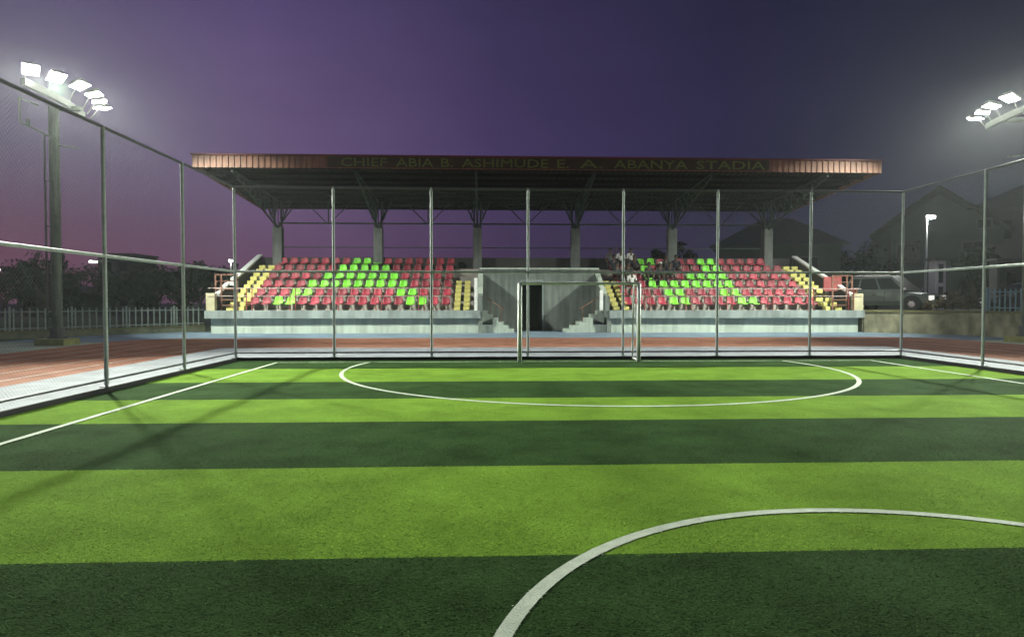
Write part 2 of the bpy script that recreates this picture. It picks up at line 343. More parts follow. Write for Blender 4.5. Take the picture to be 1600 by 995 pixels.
# ---------------------------------------------------------------- grandstand
st = empty('grandstand', (0, 0, 0))
tag(st, 'roofed concrete grandstand with a red fascia, facing the pitch behind the running track', 'grandstand')
SX0, SX1 = -13.3, 18.85
VX0, VX1 = -0.2, 6.1                      # the recess round the doorway
NR, TR0, TREAD, RISE, Z0 = 6, 32.45, 0.95, 0.456, 1.1
YREAR = TR0+NR*TREAD                      # 38.15
ws = MB(); ws.box(((SX0+0.2+VX0+0.1)/2, 33.0, 0.36), (VX0+0.1-SX0-0.2, 2.3, 0.74)); ws.build('base_wall', M['conc_pale'], st)
ws = MB(); ws.box(((SX1-0.2+VX1-0.1)/2, 33.0, 0.36), (SX1-0.2-VX1+0.1, 2.3, 0.74)); ws.build('base_wall', M['conc_pale'], st)
for a, b in ((SX0, VX0), (VX1, SX1)):
    MB().box(((a+b)/2, 32.03, 0.915), (b-a, 0.86, 0.37)).build('platform_slab', M['conc'], st)
# stepped terrace, one block per side plus the tier behind the doorway
def terrace(x0, x1, i0=0):
    b = MB()
    for i in range(i0, NR):
        y0 = TR0+i*TREAD+ (0.02 if i == 0 else 0); b.box(((x0+x1)/2, (y0+YREAR)/2, Z0+i*RISE-(RISE if i else 0.5)/2-0.001), (x1-x0, YREAR-y0, RISE if i else 0.5))
    return b.build('terrace', M['conc_dark'], st)
terrace(SX0+0.55, VX0-0.12); terrace(VX1+0.12, SX1-0.55)
MB().box(((VX0+VX1)/2, 36.9, 3.05), (VX1-VX0+0.2, 2.5, 0.3)).build('terrace', M['conc_dark'], st)
# rear wall
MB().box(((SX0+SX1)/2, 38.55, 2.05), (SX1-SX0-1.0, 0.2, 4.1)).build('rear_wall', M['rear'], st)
# end walls with white coping
for sgn, xe in ((-1, SX0+0.38), (1, SX1-0.38)):
    x0, x1 = xe-0.12, xe+0.12
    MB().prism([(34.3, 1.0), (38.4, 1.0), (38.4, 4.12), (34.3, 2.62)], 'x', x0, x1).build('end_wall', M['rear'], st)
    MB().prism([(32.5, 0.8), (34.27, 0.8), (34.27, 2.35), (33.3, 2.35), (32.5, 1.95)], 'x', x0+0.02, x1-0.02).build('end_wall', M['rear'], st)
    MB().sq((xe, 34.2, 2.66), (xe, 38.3, 4.2), 0.28, 0.10).build('coping', M['white'], st)
    MB().sq((xe, 32.2, 1.90), (xe, 33.5, 2.45), 0.22, 0.09).build('coping', M['white'], st)
    MB().box((xe+sgn*0.02, 34.2, 2.1), (0.5, 0.16, 1.0)).build('end_post', M['white'], st)
# recess behind the vomitory: back wall with the doorway, sloped side walls
bw = MB(); DX0, DX1, DZ = 2.0, 3.12, 2.6
bw.box(((VX0+DX0)/2, 35.1, 1.3), (DX0-VX0, 0.2, 2.6)); bw.box(((VX1+DX1)/2, 35.1, 1.3), (VX1-DX1, 0.2, 2.6)); bw.box(((VX0+VX1)/2, 35.1, 2.92), (VX1-VX0, 0.2, 0.64))
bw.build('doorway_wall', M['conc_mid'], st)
MB().box(((VX0+VX1)/2, 35.06, 3.29), (VX1-VX0+0.1, 0.34, 0.10)).build('wall_coping', M['conc_pale'], st)
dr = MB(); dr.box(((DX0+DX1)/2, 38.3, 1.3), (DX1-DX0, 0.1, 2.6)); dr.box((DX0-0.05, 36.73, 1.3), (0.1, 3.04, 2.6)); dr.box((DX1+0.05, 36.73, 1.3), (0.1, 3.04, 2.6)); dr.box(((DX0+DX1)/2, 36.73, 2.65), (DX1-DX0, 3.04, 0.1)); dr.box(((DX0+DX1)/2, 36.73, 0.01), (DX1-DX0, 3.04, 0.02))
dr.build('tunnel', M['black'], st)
df = MB()
for x in (DX0-0.03, DX1+0.03): df.box((x, 34.99, 1.3), (0.1, 0.06, 2.6))
df.box(((DX0+DX1)/2, 34.99, 2.65), (DX1-DX0+0.16, 0.06, 0.1)); df.build('door_frame', M['conc'], st)
for x in (VX0, VX1):
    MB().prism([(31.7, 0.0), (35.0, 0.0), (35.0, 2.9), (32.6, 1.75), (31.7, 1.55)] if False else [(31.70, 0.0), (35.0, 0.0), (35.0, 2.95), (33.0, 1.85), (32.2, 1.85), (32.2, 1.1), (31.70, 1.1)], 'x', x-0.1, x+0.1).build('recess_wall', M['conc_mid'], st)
    MB().sq((x, 33.0, 1.9), (x, 35.0, 3.0), 0.26, 0.09).build('wall_coping', M['conc_pale'], st)
    MB().box((x-0.22, 32.3, 1.9) if x < 0 else (x-0.28, 32.3, 1.6), (0.16, 0.12, 1.6 if x < 0 else 1.0)).build('end_post', M['white'], st)
# side flights climbing outwards from the doorway
for sgn, xs, xe in ((-1, 1.45, VX0+0.1), (1, 4.0, VX1-0.1)):
    fl = MB(); nst = 6; dx = (xe-xs)/nst
    for k in range(nst):
        a, b = xs+k*dx, xe; MB_z = 0.18*(k+1)
        yf = 31.95 if k < 4 else 32.55; fl.box((a+dx/2, (yf+33.25)/2, MB_z/2), (abs(dx)*1.02, 33.25-yf, MB_z))
    fl.box((xs+5*dx, 32.2, 0.2), (abs(dx)*2, 0.5, 0.4))
    fl.build('stair_flight', M['conc_pale'], st)
    hr = MB()
    for k in (2, 4):
        x = xs+(k+0.5)*dx; z = 0.18*(k+1); y_ = 32.0 if k < 4 else 32.6; hr.bar((x, y_, z-0.05), (x, y_, z+0.75), 0.022)
    hr.bar((xs+2*dx, 31.98, 1.16), (xs+5.3*dx, 32.7, 1.16+0.18*3.3), 0.022)
    hr.build('handrail', M['rust'], st)
# aisles of yellow step blocks
def aisle(x, n, w=0.42, gap=0.2):
    a = MB()
    tb = Z0; nst = n
    for k in range(nst):
        y0 = 32.5+k*TREAD/2; z1 = Z0+(k+1)*RISE/2
        a.box((x, y0+TREAD/2, z1-RISE/2-0.13), (2*w+gap-0.02, TREAD, RISE))
    o = a.build('aisle', M['stepdark'], st)
    bm_ = MB().box((0, 0, 0), (w, 0.30, RISE/2-0.022)); proto = None
    for k in range(nst):
        y0 = 32.42+k*TREAD/2; z1 = Z0+(k+1)*RISE/2-0.05
        for sx_ in (-1, 1):
            p = (x+sx_*(w+gap)/2, y0+0.15, z1-(RISE/2-0.022)/2-0.0)
            if proto is None: proto = bm_.build('step_block', M['yellow'], o); proto.location = p
            else: share('step_block', proto.data, o, p)
aisle(SX0+1.13, 11, 0.34, 0.16); aisle(-1.13, 7, 0.30, 0.17); aisle(6.85, 7, 0.30, 0.17); aisle(SX1-1.13, 11, 0.34, 0.16)

# guard rails along the platform
def guard(x0, x1, first):
    g = MB(); y = 31.78
    g.bar((x0, y, 2.17), (x1, y, 2.17), 0.022, 6); g.bar((x0, y, 1.80), (x1, y, 1.80), 0.018, 6)
    o = g.build('guard_rail', M['rail_pink'], st)
    pr = None; x = first
    while x < x1:
        for dx in (-0.13, 0.13):
            if pr is None:
                pr = MB().bar((0, 0, 0), (0, 0, 1.08), 0.024, 6).build('rail_post', M['rail_red'], o); pr.location = (x+dx, y, 1.1)
            else: share('rail_post', pr.data, o, (x+dx, y, 1.1))
        x += 2.05
guard(SX0+0.1, -0.95-0.9, -11.25); guard(7.7, SX1-0.1, 8.0)
# end cages of rusty railing and beige blocks
for sgn, xe in ((-1, SX0+0.2), (1, SX1-0.2)):
    MB().box((xe, 31.95, 1.52), (0.4 if sgn < 0 else 0.46, 0.3, 0.84)).build('end_block', M['beige'], st)
    c = MB(); s_ = -sgn
    for k in (0.05, 0.32, 1.05): c.box((xe+s_*k, 32.35, 1.98), (0.07, 0.07, 1.76))
    for z in (1.35, 1.62, 2.15, 2.52, 2.84): c.box((xe+s_*0.55, 32.35, z), (1.08, 0.05, 0.05))
    c.build('end_railing', M['rust'], st)
MB().box((SX1-0.02, 33.2, 1.65), (0.10, 1.8, 1.1)).build('end_panel', M['rust'], st)
MB().box((SX1-0.75, 33.3, 2.45), (0.95, 0.08, 0.75)).build('end_panel', M['rail_red'], st)

# roof
RX0, RX1, RY0, RY1 = -13.5, 19.2, 31.0, 40.8
zf, zr = 7.74, 7.10
rf = MB(); nx = 110
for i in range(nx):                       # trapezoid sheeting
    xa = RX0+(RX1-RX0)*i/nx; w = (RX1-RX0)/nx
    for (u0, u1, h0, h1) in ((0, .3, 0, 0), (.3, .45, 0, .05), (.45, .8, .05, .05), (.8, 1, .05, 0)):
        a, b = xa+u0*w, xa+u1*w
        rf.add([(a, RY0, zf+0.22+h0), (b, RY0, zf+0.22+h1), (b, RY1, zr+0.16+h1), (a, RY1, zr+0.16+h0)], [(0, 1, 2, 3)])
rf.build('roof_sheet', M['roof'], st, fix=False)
slope = (zr-zf)/(RY1-RY0)
for k in range(9):
    y = RY0+0.35+k*(RY1-RY0-0.6)/8; z = zf+0.13+slope*(y-RY0)
    MB().box(((RX0+RX1)/2, y, z), (RX1-RX0-0.1, 0.07, 0.15)).build('purlin', M['roof'], st)
fa = MB(); nf = 118
for i in range(nf):
    xa = RX0+(RX1-RX0)*i/nf; w = (RX1-RX0)/nf
    for (u0, u1, d0, d1) in ((0, .42, 0, 0), (.42, .55, 0, .045), (.55, .87, .045, .045), (.87, 1, .045, 0)):
        a, b = xa+u0*w, xa+u1*w
        fa.add([(a, RY0-d0, zf+0.01), (b, RY0-d1, zf+0.01), (b, RY0-d1, zf+0.56), (a, RY0-d0, zf+0.56)], [(0, 1, 2, 3)])
fascia = fa.build('fascia', M['fascia'], st, fix=False)
for x in (RX0, RX1):
    MB().prism([(RY0+0.0, zf+0.0), (RY1, zr), (RY1, zr+0.3), (RY0, zf+0.58)], 'x', x-0.02, x+0.02).build('end_fascia', M['fascia'], st)
cp = MB(); cp.box(((RX0+RX1)/2, RY0-0.02, zf+0.60), (RX1-RX0+0.1, 0.20, 0.075)); cp.build('roof_capping', M['capping'], st)
sb = MB(); sb.box(((-7.33+13.65)/2, RY0-0.054, zf+0.30), (20.98, 0.012, 0.50)); sb.build('olive_band', mat('band_olive', (0.060, 0.045, 0.024), 0.8, 0.35, 0.7), fascia)  # dark olive strip over the middle of the fascia, behind the lettering
# lettering on the fascia
def word(txt, x0, x1, h=0.40, z=zf+0.10):
    cu = bpy.data.curves.new('t', 'FONT'); cu.body = txt; cu.size = 1; cu.extrude = 0.012; cu.resolution_u = 2
    t = bpy.data.objects.new('t', cu); COL.objects.link(t); bpy.context.view_layer.update()
    me = bpy.data.meshes.new_from_object(t.evaluated_get(bpy.context.evaluated_depsgraph_get())); bpy.data.objects.remove(t)
    co = np.zeros(len(me.vertices)*3); me.vertices.foreach_get('co', co); co = co.reshape(-1, 3)
    mn, mx = co.min(0), co.max(0); q = np.zeros_like(co)
    q[:, 0] = x0+(co[:, 0]-mn[0])/(mx[0]-mn[0])*(x1-x0); q[:, 2] = z+(co[:, 1]-mn[1])/(mx[1]-mn[1])*h; q[:, 1] = RY0-0.075-co[:, 2]
    me.vertices.foreach_set('co', q.ravel()); me.materials.append(M['letter']); me.update()
    o = bpy.data.objects.new('lettering', me); COL.objects.link(o); o.parent = fascia
px2x = lambda px: (math.tan(math.atan((px-800)/1020)+0.0422))*31.0
for txt, a, b in (('CHIEF', 535, 606), ('ABIA', 620, 678), ('B.', 690, 708), ('ASHIMUDE', 722, 856), ('E.', 870, 888), ('ABANYA', 958, 1072), ('STADIA', 1086, 1192), ('A.', 905, 940)):
    word(txt, px2x(a), px2x(b))

# columns with steel heads, cantilever trusses, tie rails
CXS = [-11.8+5.7*i for i in range(6)]; CY = 38.05
for i, cx in enumerate(CXS):
    c = MB().box((cx, CY, 4.55), (0.5, 0.5, 2.5)).build('column', M['column'], st)
    t = MB(); zt = 5.8
    zroof = lambda y: zf+0.02+slope*(y-RY0)
    for dx in (-0.75, 0.75):
        t.bar((cx, CY, zt-0.1), (cx+dx, CY, zroof(CY)), 0.05); t.bar((cx+dx*0.25, CY, zt-0.05), (cx+dx*0.25, CY, zroof(CY)), 0.06)
        t.bar((cx+dx*0.5, CY, zt+0.5), (cx+dx*0.25, CY, zroof(CY)), 0.035)
    t.build('column_head', M['truss'], st)
    tb = MB(); y0, y1 = RY0+0.25, CY      # truss reaching forward to the front edge
    n_ = 9; lo = lambda f: 5.7+(zroof(y0)-0.12-5.7)*(1-f)
    pt_t = [(cx, y0+(y1-y0)*k/n_, zroof(y0+(y1-y0)*k/n_)-0.02) for k in range(n_+1)]
    pt_b = [(cx, y0+(y1-y0)*k/n_, lo(k/n_)+0.0) for k in range(n_+1)]
    tb.path(pt_t, 0.05); tb.path(pt_b, 0.05)
    for k in range(n_): tb.bar(pt_b[k], pt_t[k+1], 0.028, 5); tb.bar(pt_b[k+1], pt_t[k+1], 0.028, 5)
    tb.bar((cx, CY, zt), (cx, RY1-0.2, zroof(RY1)), 0.045)
    tb.build('roof_truss', M['truss'], st)
tr_ = MB(); tr_.bar((CXS[0], CY, 6.02), (CXS[-1], CY, 6.02), 0.05)
for a, b in zip(CXS[:-1], CXS[1:]):
    m_ = (a+b)/2; zt = zf+slope*(CY-RY0)
    tr_.bar((a+1.5, CY, zt), (m_-0.1, CY, 6.05), 0.03, 5); tr_.bar((b-1.5, CY, zt), (m_+0.1, CY, 6.05), 0.03, 5); tr_.bar((m_, CY, 6.02), (m_, CY, zt), 0.04, 5)
tr_.build('tie_truss', M['truss'], st)
MB().bar((CXS[0], CY+0.15, 4.66), (CXS[-1], CY+0.15, 4.66), 0.03).build('tie_rail', M['truss'], st)

# ---------------------------------------------------------------- seats
def seat_mesh(m):
    prof = [(0.23, -0.035), (0.21, 0.0), (0.10, -0.012), (-0.03, -0.02), (-0.13, -0.005), (-0.185, 0.06), (-0.205, 0.15), (-0.22, 0.25), (-0.230, 0.30), (-0.232, 0.335)]
    # y forward is -; profile given as (depth, z)
    nw = 6; vs = []; th = 0.02
    for side in (0, 1):
        for k, (d, z) in enumerate(prof):
            f = k/(len(prof)-1); hw = 0.212 if f < 0.5 else 0.210-0.075*max(0, (f-0.6)/0.4)**2
            if k == 0: hw -= 0.03
            for j in range(nw+1):
                u = 2*j/nw-1; dish = 0.045*(u*u)
                dd = d + (dish if f > 0.5 else 0)*1.0; zz = z + (dish if f <= 0.5 else 0)*0.8
                if side: dd -= th if f > 0.5 else 0; zz -= th if f <= 0.5 else 0
                vs.append((u*hw, -dd, zz))
    r = nw+1; n = len(prof); o = n*r; fs = []
    for k in range(n-1):
        for j in range(nw):
            a = k*r+j; fs += [(a, a+1, a+r+1, a+r), (o+a, o+a+r, o+a+r+1, o+a+1)]
    for k in range(n-1):
        fs += [(k*r, (k+1)*r, o+(k+1)*r, o+k*r), (k*r+nw, o+k*r+nw, o+(k+1)*r+nw, (k+1)*r+nw)]
    for j in range(nw):
        fs += [(j, o+j, o+j+1, j+1), ((n-1)*r+j, (n-1)*r+j+1, o+(n-1)*r+j+1, o+(n-1)*r+j)]
    b = MB().add(vs, fs); t = b.build('seat_shell', m, None, smooth=True); return t
shells = {'red': seat_mesh(M['red_seat']), 'green': seat_mesh(M['green_seat'])}
bk = MB(); bk.box((0, 0.0, -0.18), (0.06, 0.10, 0.28)); bk.box((0, 0.0, -0.035), (0.34, 0.24, 0.025)); bk.box((0, 0.0, -0.322), (0.2, 0.16, 0.018))
bracket = bk.build('seat_bracket', M['bracket'])
GREEN = {'left': [{2, 3, 13, 14}, {3, 4, 12, 13}, set(range(4, 13)), set(range(5, 12)), set(range(6, 11)), {7, 8, 9}],
         'right': [{4, 5, 10, 11}, {4, 5, 9, 10}, set(range(3, 11)), {3, 7, 8, 9, 10}, {3, 9, 10}, {3, 4, 9, 10}]}
# x of each seat, right block shifts slightly row by row as in the real stand
ROWN = ['front', 'second', 'third', 'fourth', 'fifth', 'back']
protos = {}; SEAT = {}
for side, xa in (('left', -11.45), ('right', 7.3)):
    for r in range(NR):
        for k in range(17):
            col = 'green' if k in GREEN[side][r] else 'red'
            loc = (xa+0.595*k, TR0+0.5+r*TREAD, Z0+r*RISE+0.33)
            if side == 'right' and r == 5 and k > 15: continue
            if col not in protos:
                o = empty('stadium_seat', loc); protos[col] = o
                s_ = shells[col]; s_.parent = o
                if 'b' not in protos: bracket.parent = o; protos['b'] = 1
                else: share('seat_bracket', bracket.data, o)
            else:
                o = copy_tree(protos[col]); o.location = loc
            o.rotation_euler = (random.gauss(0, 0.035), random.gauss(0, 0.02), random.gauss(0, 0.035))
            SEAT[(side, r, k)] = o
            tag(o, f'{col} seat in the {ROWN[r]} row of the {side} block, {ORD[k]} from its left', 'seat', f'{col} bucket seats of the grandstand')

# ---------------------------------------------------------------- pitch fences
def net_mesh(p0, dirv, length, z0, z1, step=0.05, r=0.0010):
    b = MB(); H = z1-z0; d = Vector(dirv); p0 = Vector(p0)
    nn = Vector((-d.y, d.x, 0))*r
    k = -H
    while k < length:
        for up in (1, -1):
            t0, t1 = k, k+H
            a0, a1 = max(t0, 0), min(t1, length)
            if a1-a0 > 0.02:
                za, zb = (z0+(a0-t0), z0+(a1-t0)) if up > 0 else (z1-(a0-t0), z1-(a1-t0))
                p = p0+d*a0+Vector((0, 0, za)); q = p0+d*a1+Vector((0, 0, zb))
                e = Vector((0, 0, r)); e2 = d*r*(-up)
                vs = [p-nn, p+(e+e2), p+nn, q-nn, q+(e+e2), q+nn]
                b.add(vs, [(0, 3, 4, 1), (1, 4, 5, 2), (2, 5, 3, 0)])
        k += step*1.414
    return b
def fence(name, label, p0, d, bays, bay, post_first=True):
    o = empty(name, p0); tag(o, label, 'fence', 'net fences round the pitch')
    d = Vector(d); L = bays*bay; zb = PZ
    pm = MB().bar((0, 0, 0), (0, 0, HF+0.02-zb), 0.035, 10).build('post', M['galv'], o, smooth=False)
    bc = MB().box((0, 0, 0.01), (0.16, 0.16, 0.02)).build('base_plate', M['galv'], pm)
    pm.location = (0, 0, zb) if post_first else d*bay+Vector((0, 0, zb))
    for k in range(1 if post_first else 2, bays+1):
        q = share('post', pm.data, o, d*k*bay+Vector((0, 0, zb))); share('base_plate', bc.data, q)
    a = d*0.0
    MB().bar((0, 0, HF), d*L+Vector((0, 0, HF)), 0.030, 8).build('top_rail', M['rail_dark'], o)
    MB().bar((0, 0, 2.32), d*L+Vector((0, 0, 2.32)), 0.030, 8).build('middle_rail', M['galv'], o)
    MB().bar((0, 0, 0.20), d*L+Vector((0, 0, 0.20)), 0.022, 8).build('bottom_rail', M['rail_dark'], o)
    off = Vector((-d.y, d.x, 0))*0.046
    nb = None
    for k in range(bays):
        if nb is None: nb = net_mesh((0, 0, 0), d, bay, 0.1, HF).build('net', M['net'], o, fix=False); nb.location = off
        else: share('net', nb.data, o, off+d*k*bay)
    return o
fence('net_fence', 'tall net fence on steel posts behind the goal, in front of the grandstand', (XL-0.02, YF, 0), (1, 0, 0), 7, 2*HW/7+0.0057)
fence('net_fence', 'tall net fence on steel posts along the left touch line beside the floodlight', (XL-0.02, YF, 0), (0, -1, 0), 8, 2.92, False)
fence('net_fence', 'tall net fence on steel posts along the right touch line before the parked cars', (XR+0.02, YF, 0), (0, -1, 0), 8, 2.92, False)

# ---------------------------------------------------------------- goal
g = empty('goal', (XC, YG, 0)); tag(g, 'white steel football goal frame without a net on the far goal line', 'goal')
gx, gd = 1.53, 0.72
gp = MB().bar((0, 0, 0.0), (0, 0, 2.0), 0.055, 12).build('goal_post', M['white'], g, smooth=True); gp.location = (-gx, 0, 0)
share('goal_post', gp.data, g, (gx, 0, 0))
MB().bar((-gx-0.035, 0, 2.0), (gx+0.035, 0, 2.0), 0.036, 12).build('crossbar', M['white'], g)
for x in (-gx, gx):
    MB().path([(x, 0, 2.0), (x, gd*0.75, 1.97), (x, gd, 0.04), (x, 0.0, 0.04)], 0.028, 8).build('side_frame', M['white'], g)
MB().bar((-gx, gd, 0.04), (gx, gd, 0.04), 0.024, 8).build('back_bar', M['white'], g)

# ---------------------------------------------------------------- floodlight masts
HEADS = [(0.55, -1.95), (0.90, -1.22), (1.17, -0.39), (1.07, 0.60), (0.76, 1.45), (0.40, 2.28)]
def mast(label, x, y, inward, aims, group):
    o = empty('floodlight_mast', (x, y, 0)); tag(o, label, 'floodlight', group)
    MB().box((0, 0, 0.10), (1.0, 0.95, 0.24)).build('plinth', M['plinth'], o)
    sk = MB(); sk.bar((0, 0, 0.2), (0, 0, 0.24), 0.32, 12); sk.bar((0, 0, 0.24), (0, 0, 0.62), 0.24, 12)
    for k in range(8):
        t = k*PI/4; sk.bar((0.28*math.cos(t), 0.28*math.sin(t), 0.24), (0.28*math.cos(t), 0.28*math.sin(t), 0.30), 0.02, 6)
    sk.build('mast_foot', M['rail_dark'], o)
    MB().bar((0, 0, 0.6), (0, 0, 8.35), 0.175, 16, 0.165).build('pole', M['mast'], o, smooth=False)
    cb = MB(); cb.bar((-inward*0.32, -0.02, 0.6), (-inward*0.32, -0.02, 7.4), 0.035, 6)
    for z in np.arange(1, 7.4, 1.6): cb.box((-inward*0.2, 0, z), (0.3, 0.05, 0.04))
    cb.build('cable_conduit', M['rail_dark'], o)
    # curved cross arm: an arc bulging towards the pitch
    pts = []
    for k in range(13):
        f = k/12; yy = -2.4+3.9*f; pts.append((inward*((0.60 if inward > 0 else 0.98)-0.11*max(0, yy+1)**1.6), yy, 8.50))
    ar = MB()
    for a, b in zip(pts[:-1], pts[1:]): ar.sq(a, b, 0.16, 0.22)
    ar.box((inward*0.3, 0.2, 8.40), (1.1, 0.22, 0.14)); ar.build('cross_arm', M['arm'], o)
    bkt = MB(); bkt.path([(-inward*0.2, -0.5, 8.3), (-inward*0.2, -1.4, 8.3), (-inward*0.2, -1.4, 7.5), (0, -0.1, 7.3)], 0.03, 6)
    bkt.bar((inward*0.15, 0, 7.05), (inward*0.75, 0.15, 7.0), 0.03, 6); bkt.bar((-inward*0.2, -1.0, 7.45), (-inward*0.2, -1.0, 7.7), 0.05, 6)
    bkt.build('service_bracket', M['mast'], o)
    head = None
    for k in range(6):
        f = -1+2*k/5; hx, hy = HEADS[k]; hx *= inward
        fan = f*0.95; tilt = R([26, 24, 20, 14, 8, 5][k])
        hd = share('floodlight', None, o) if False else None
        if head is None:
            b = MB(); b.box((0, 0, 0.04), (0.47, 0.47, 0.06)); b.box((0, 0, 0.10), (0.32, 0.32, 0.06))
            for j in range(5): b.box((-0.14+0.07*j, 0, 0.15), (0.02, 0.40, 0.05))
            head = b.build('floodlight', M['lampbody'], o); ln = MB().box((0, 0, 0.004), (0.455, 0.455, 0.012)).build('lens', M['lens'], head)
            hd = head
        else:
            hd = share('floodlight', head.data, o); share('lens', ln.data, hd)
        hd.location = (hx, hy, 9.02)
        dirn = Vector((inward*math.cos(fan), math.sin(fan), 0)); nrm = (dirn*math.sin(tilt)+Vector((0, 0, -math.cos(tilt)))).normalized()
        zax = -nrm; xax = dirn.cross(zax).normalized(); xax = Vector((-dirn.y, dirn.x, 0)); yax = zax.cross(xax)
        hd.rotation_euler = Matrix((xax, yax, zax)).transposed().to_euler()
        br = MB(); br.bar((hx-inward*0.32, hy*0.92-0.1, 8.5), (hx-inward*0.08, hy, 9.08), 0.02, 6); br.build('lamp_bracket', M['lampbody'], o)
        az, nad, spr, pw = BEAMS[k]           # asymmetric optics: the beam leaves the lens flatter than the housing hangs
        ld = bpy.data.lights.new('floodlight_beam', 'AREA'); ld.shape = 'SQUARE'; ld.size = 0.5; ld.energy = LAMP_W*pw; ld.color = LAMP_COL; ld.spread = R(spr)
        lo = bpy.data.objects.new('floodlight_beam', ld); COL.objects.link(lo); lo.parent = o; lo.location = (hx+nrm.x*0.07, hy+nrm.y*0.07, 9.02-0.07)
        v = Vector((inward*math.cos(R(az))*math.sin(R(nad)), math.sin(R(az))*math.sin(R(nad)), -math.cos(R(nad)))); lo.rotation_euler = v.to_track_quat('-Z', 'Y').to_euler()
    return o
# azimuth (0 = across the pitch, - = towards the camera end), angle from straight down, spread, share of power
BEAMS = [(-68, 62, 60, 0.82), (-48, 63, 58, 1.0), (-28, 63, 56, 0.92), (-4, 61, 54, 0.42), (24, 59, 52, 0.60), (55, 48, 77, 0.95)]
mast('floodlight mast with six lit heads on a curved arm, beside the left picket fence', -15.2, 23.9, 1, None, 'floodlight masts')
mast('floodlight mast with lit heads on a curved arm above the retaining wall and cars', 20.55, 23.9, -1, None, 'floodlight masts')

#MORE
# ---------------------------------------------------------------- people on the right-hand seats
def person(seat, label, shirt, trousers=None, raise_arm=False, cap=None, lean=0.0, turn=0.0):
    trousers = trousers or M['trousers']
    o = empty('person', seat.location+Vector((0, 0.02, 0.02)), turn); tag(o, label, 'person', 'spectators on the seats')
    v = []; e = []; rad = []; reg = []
    def a(p, r, par=None, g=0):
        v.append(Vector(p)); rad.append(r); reg.append(g)
        if par is not None: e.append((par, len(v)-1))
        return len(v)-1
    pel = a((0, 0, 0.10), 0.13, None, 1); sp = a((0, 0.03-lean*0.3, 0.30), 0.125, pel); ch = a((0, 0.0-lean*0.7, 0.48), 0.14, sp)
    nk = a((0, -0.02-lean, 0.62), 0.055, ch, 2); hb = a((0, -0.045-lean, 0.70), 0.075, nk, 2); hm = a((0, -0.05-lean, 0.79), 0.092, hb, 2); a((0, -0.035-lean, 0.87), 0.07, hm, 2)
    for s in (-1, 1):
        hp = a((s*0.09, -0.04, 0.09), 0.09, pel, 1); kn = a((s*0.13, -0.44, 0.11), 0.065, hp, 1); an = a((s*0.13, -0.45, -0.30), 0.042, kn, 1); a((s*0.14, -0.62, -0.345), 0.04, an, 3)
        sh = a((s*0.19, 0.0-lean*0.8, 0.53), 0.065, ch)
        if raise_arm and s > 0: el = a((0.34, -0.12, 0.66), 0.045, sh); wr = a((0.36, -0.20, 0.90), 0.03, el, 2); hd = Vector((0.005, -0.01, 0.045)); side = Vector((0.012, 0, 0))
        else: el = a((s*0.26, -0.06-lean*0.5, 0.27), 0.047, sh); wr = a((s*0.15, -0.30, 0.19), 0.03, el, 2); hd = Vector((-s*0.015, -0.045, -0.01)); side = Vector((0.012, 0, 0))
        pm = a(v[wr]+hd, 0.028, wr, 2)
        for j, ln in enumerate((0.8, 0.95, 1.0, 0.85)):
            f0 = a(v[pm]+hd*0.8+side*(j-1.5), 0.009, pm, 2); a(v[f0]+hd*ln*0.9+Vector((0, 0, -0.008)), 0.007, f0, 2)
        th = a(v[pm]+side*(-2.6*s)+hd*0.2, 0.010, pm, 2); a(v[th]+hd*0.6, 0.008, th, 2)
    me = bpy.data.meshes.new('body'); me.from_pydata(v, e, []); t = bpy.data.objects.new('body', me); COL.objects.link(t)
    sk = t.modifiers.new('s', 'SKIN'); t.modifiers.new('d', 'SUBSURF').levels = 1
    for i, r in enumerate(rad): me.skin_vertices[0].data[i].radius = (r, r)
    me.skin_vertices[0].data[0].use_root = True
    bpy.context.view_layer.update()
    nm = bpy.data.meshes.new_from_object(t.evaluated_get(bpy.context.evaluated_depsgraph_get())); bpy.data.objects.remove(t)
    nm.materials.clear()
    for m in (shirt, trousers, M['skin'], M['tyre']): nm.materials.append(m)
    vv = np.array([tuple(x) for x in v]); ed = np.array(e)
    mids = (vv[ed[:, 0]]+vv[ed[:, 1]])/2; rg = np.array(reg)[ed[:, 1]]
    for p in nm.polygons:
        c = np.array(p.center); p.material_index = int(rg[np.argmin(((mids-c)**2).sum(1))]); p.use_smooth = True
    b = bpy.data.objects.new('body', nm); COL.objects.link(b); b.parent = o
    hr = MB(); hc = Vector((0, -0.03-lean, 0.82)); vs = []; fs = []; n_ = 10
    for i in range(6):
        f = i/5*PI*0.55
        for k in range(n_):
            q = 2*PI*k/n_; r_ = 0.105*math.sin(f)+0.001; back = 0.012 if math.sin(q) > 0 else -0.004
            vs.append((hc.x+r_*0.92*math.cos(q), hc.y+r_*math.sin(q)+back, hc.z+0.095*math.cos(f)-(0.03 if math.sin(q) > 0.3 and i > 3 else 0)))
    for i in range(5):
        for k in range(n_): fs.append((i*n_+k, i*n_+(k+1) % n_, (i+1)*n_+(k+1) % n_, (i+1)*n_+k))
    hr.add(vs, fs)
    if cap: hr.box((hc.x, hc.y-0.13, hc.z+0.005), (0.13, 0.12, 0.012))
    hr.build('cap' if cap else 'hair', cap or M['hair'], o, smooth=not cap)
    nb = MB(); nb.bar((0, -0.135-lean, 0.785), (0, -0.155-lean, 0.755), 0.012, 5)
    for s in (-1, 1): nb.box((s*0.093, -0.045-lean, 0.775), (0.02, 0.04, 0.055))
    nb.build('face', M['skin'], o)
    ey = MB()
    for s in (-1, 1): ey.box((s*0.034, -0.138-lean, 0.80), (0.022, 0.012, 0.010))
    ey.box((0, -0.138-lean, 0.725), (0.045, 0.01, 0.008)); ey.build('eyes_and_mouth', M['hair'], o)
    return o
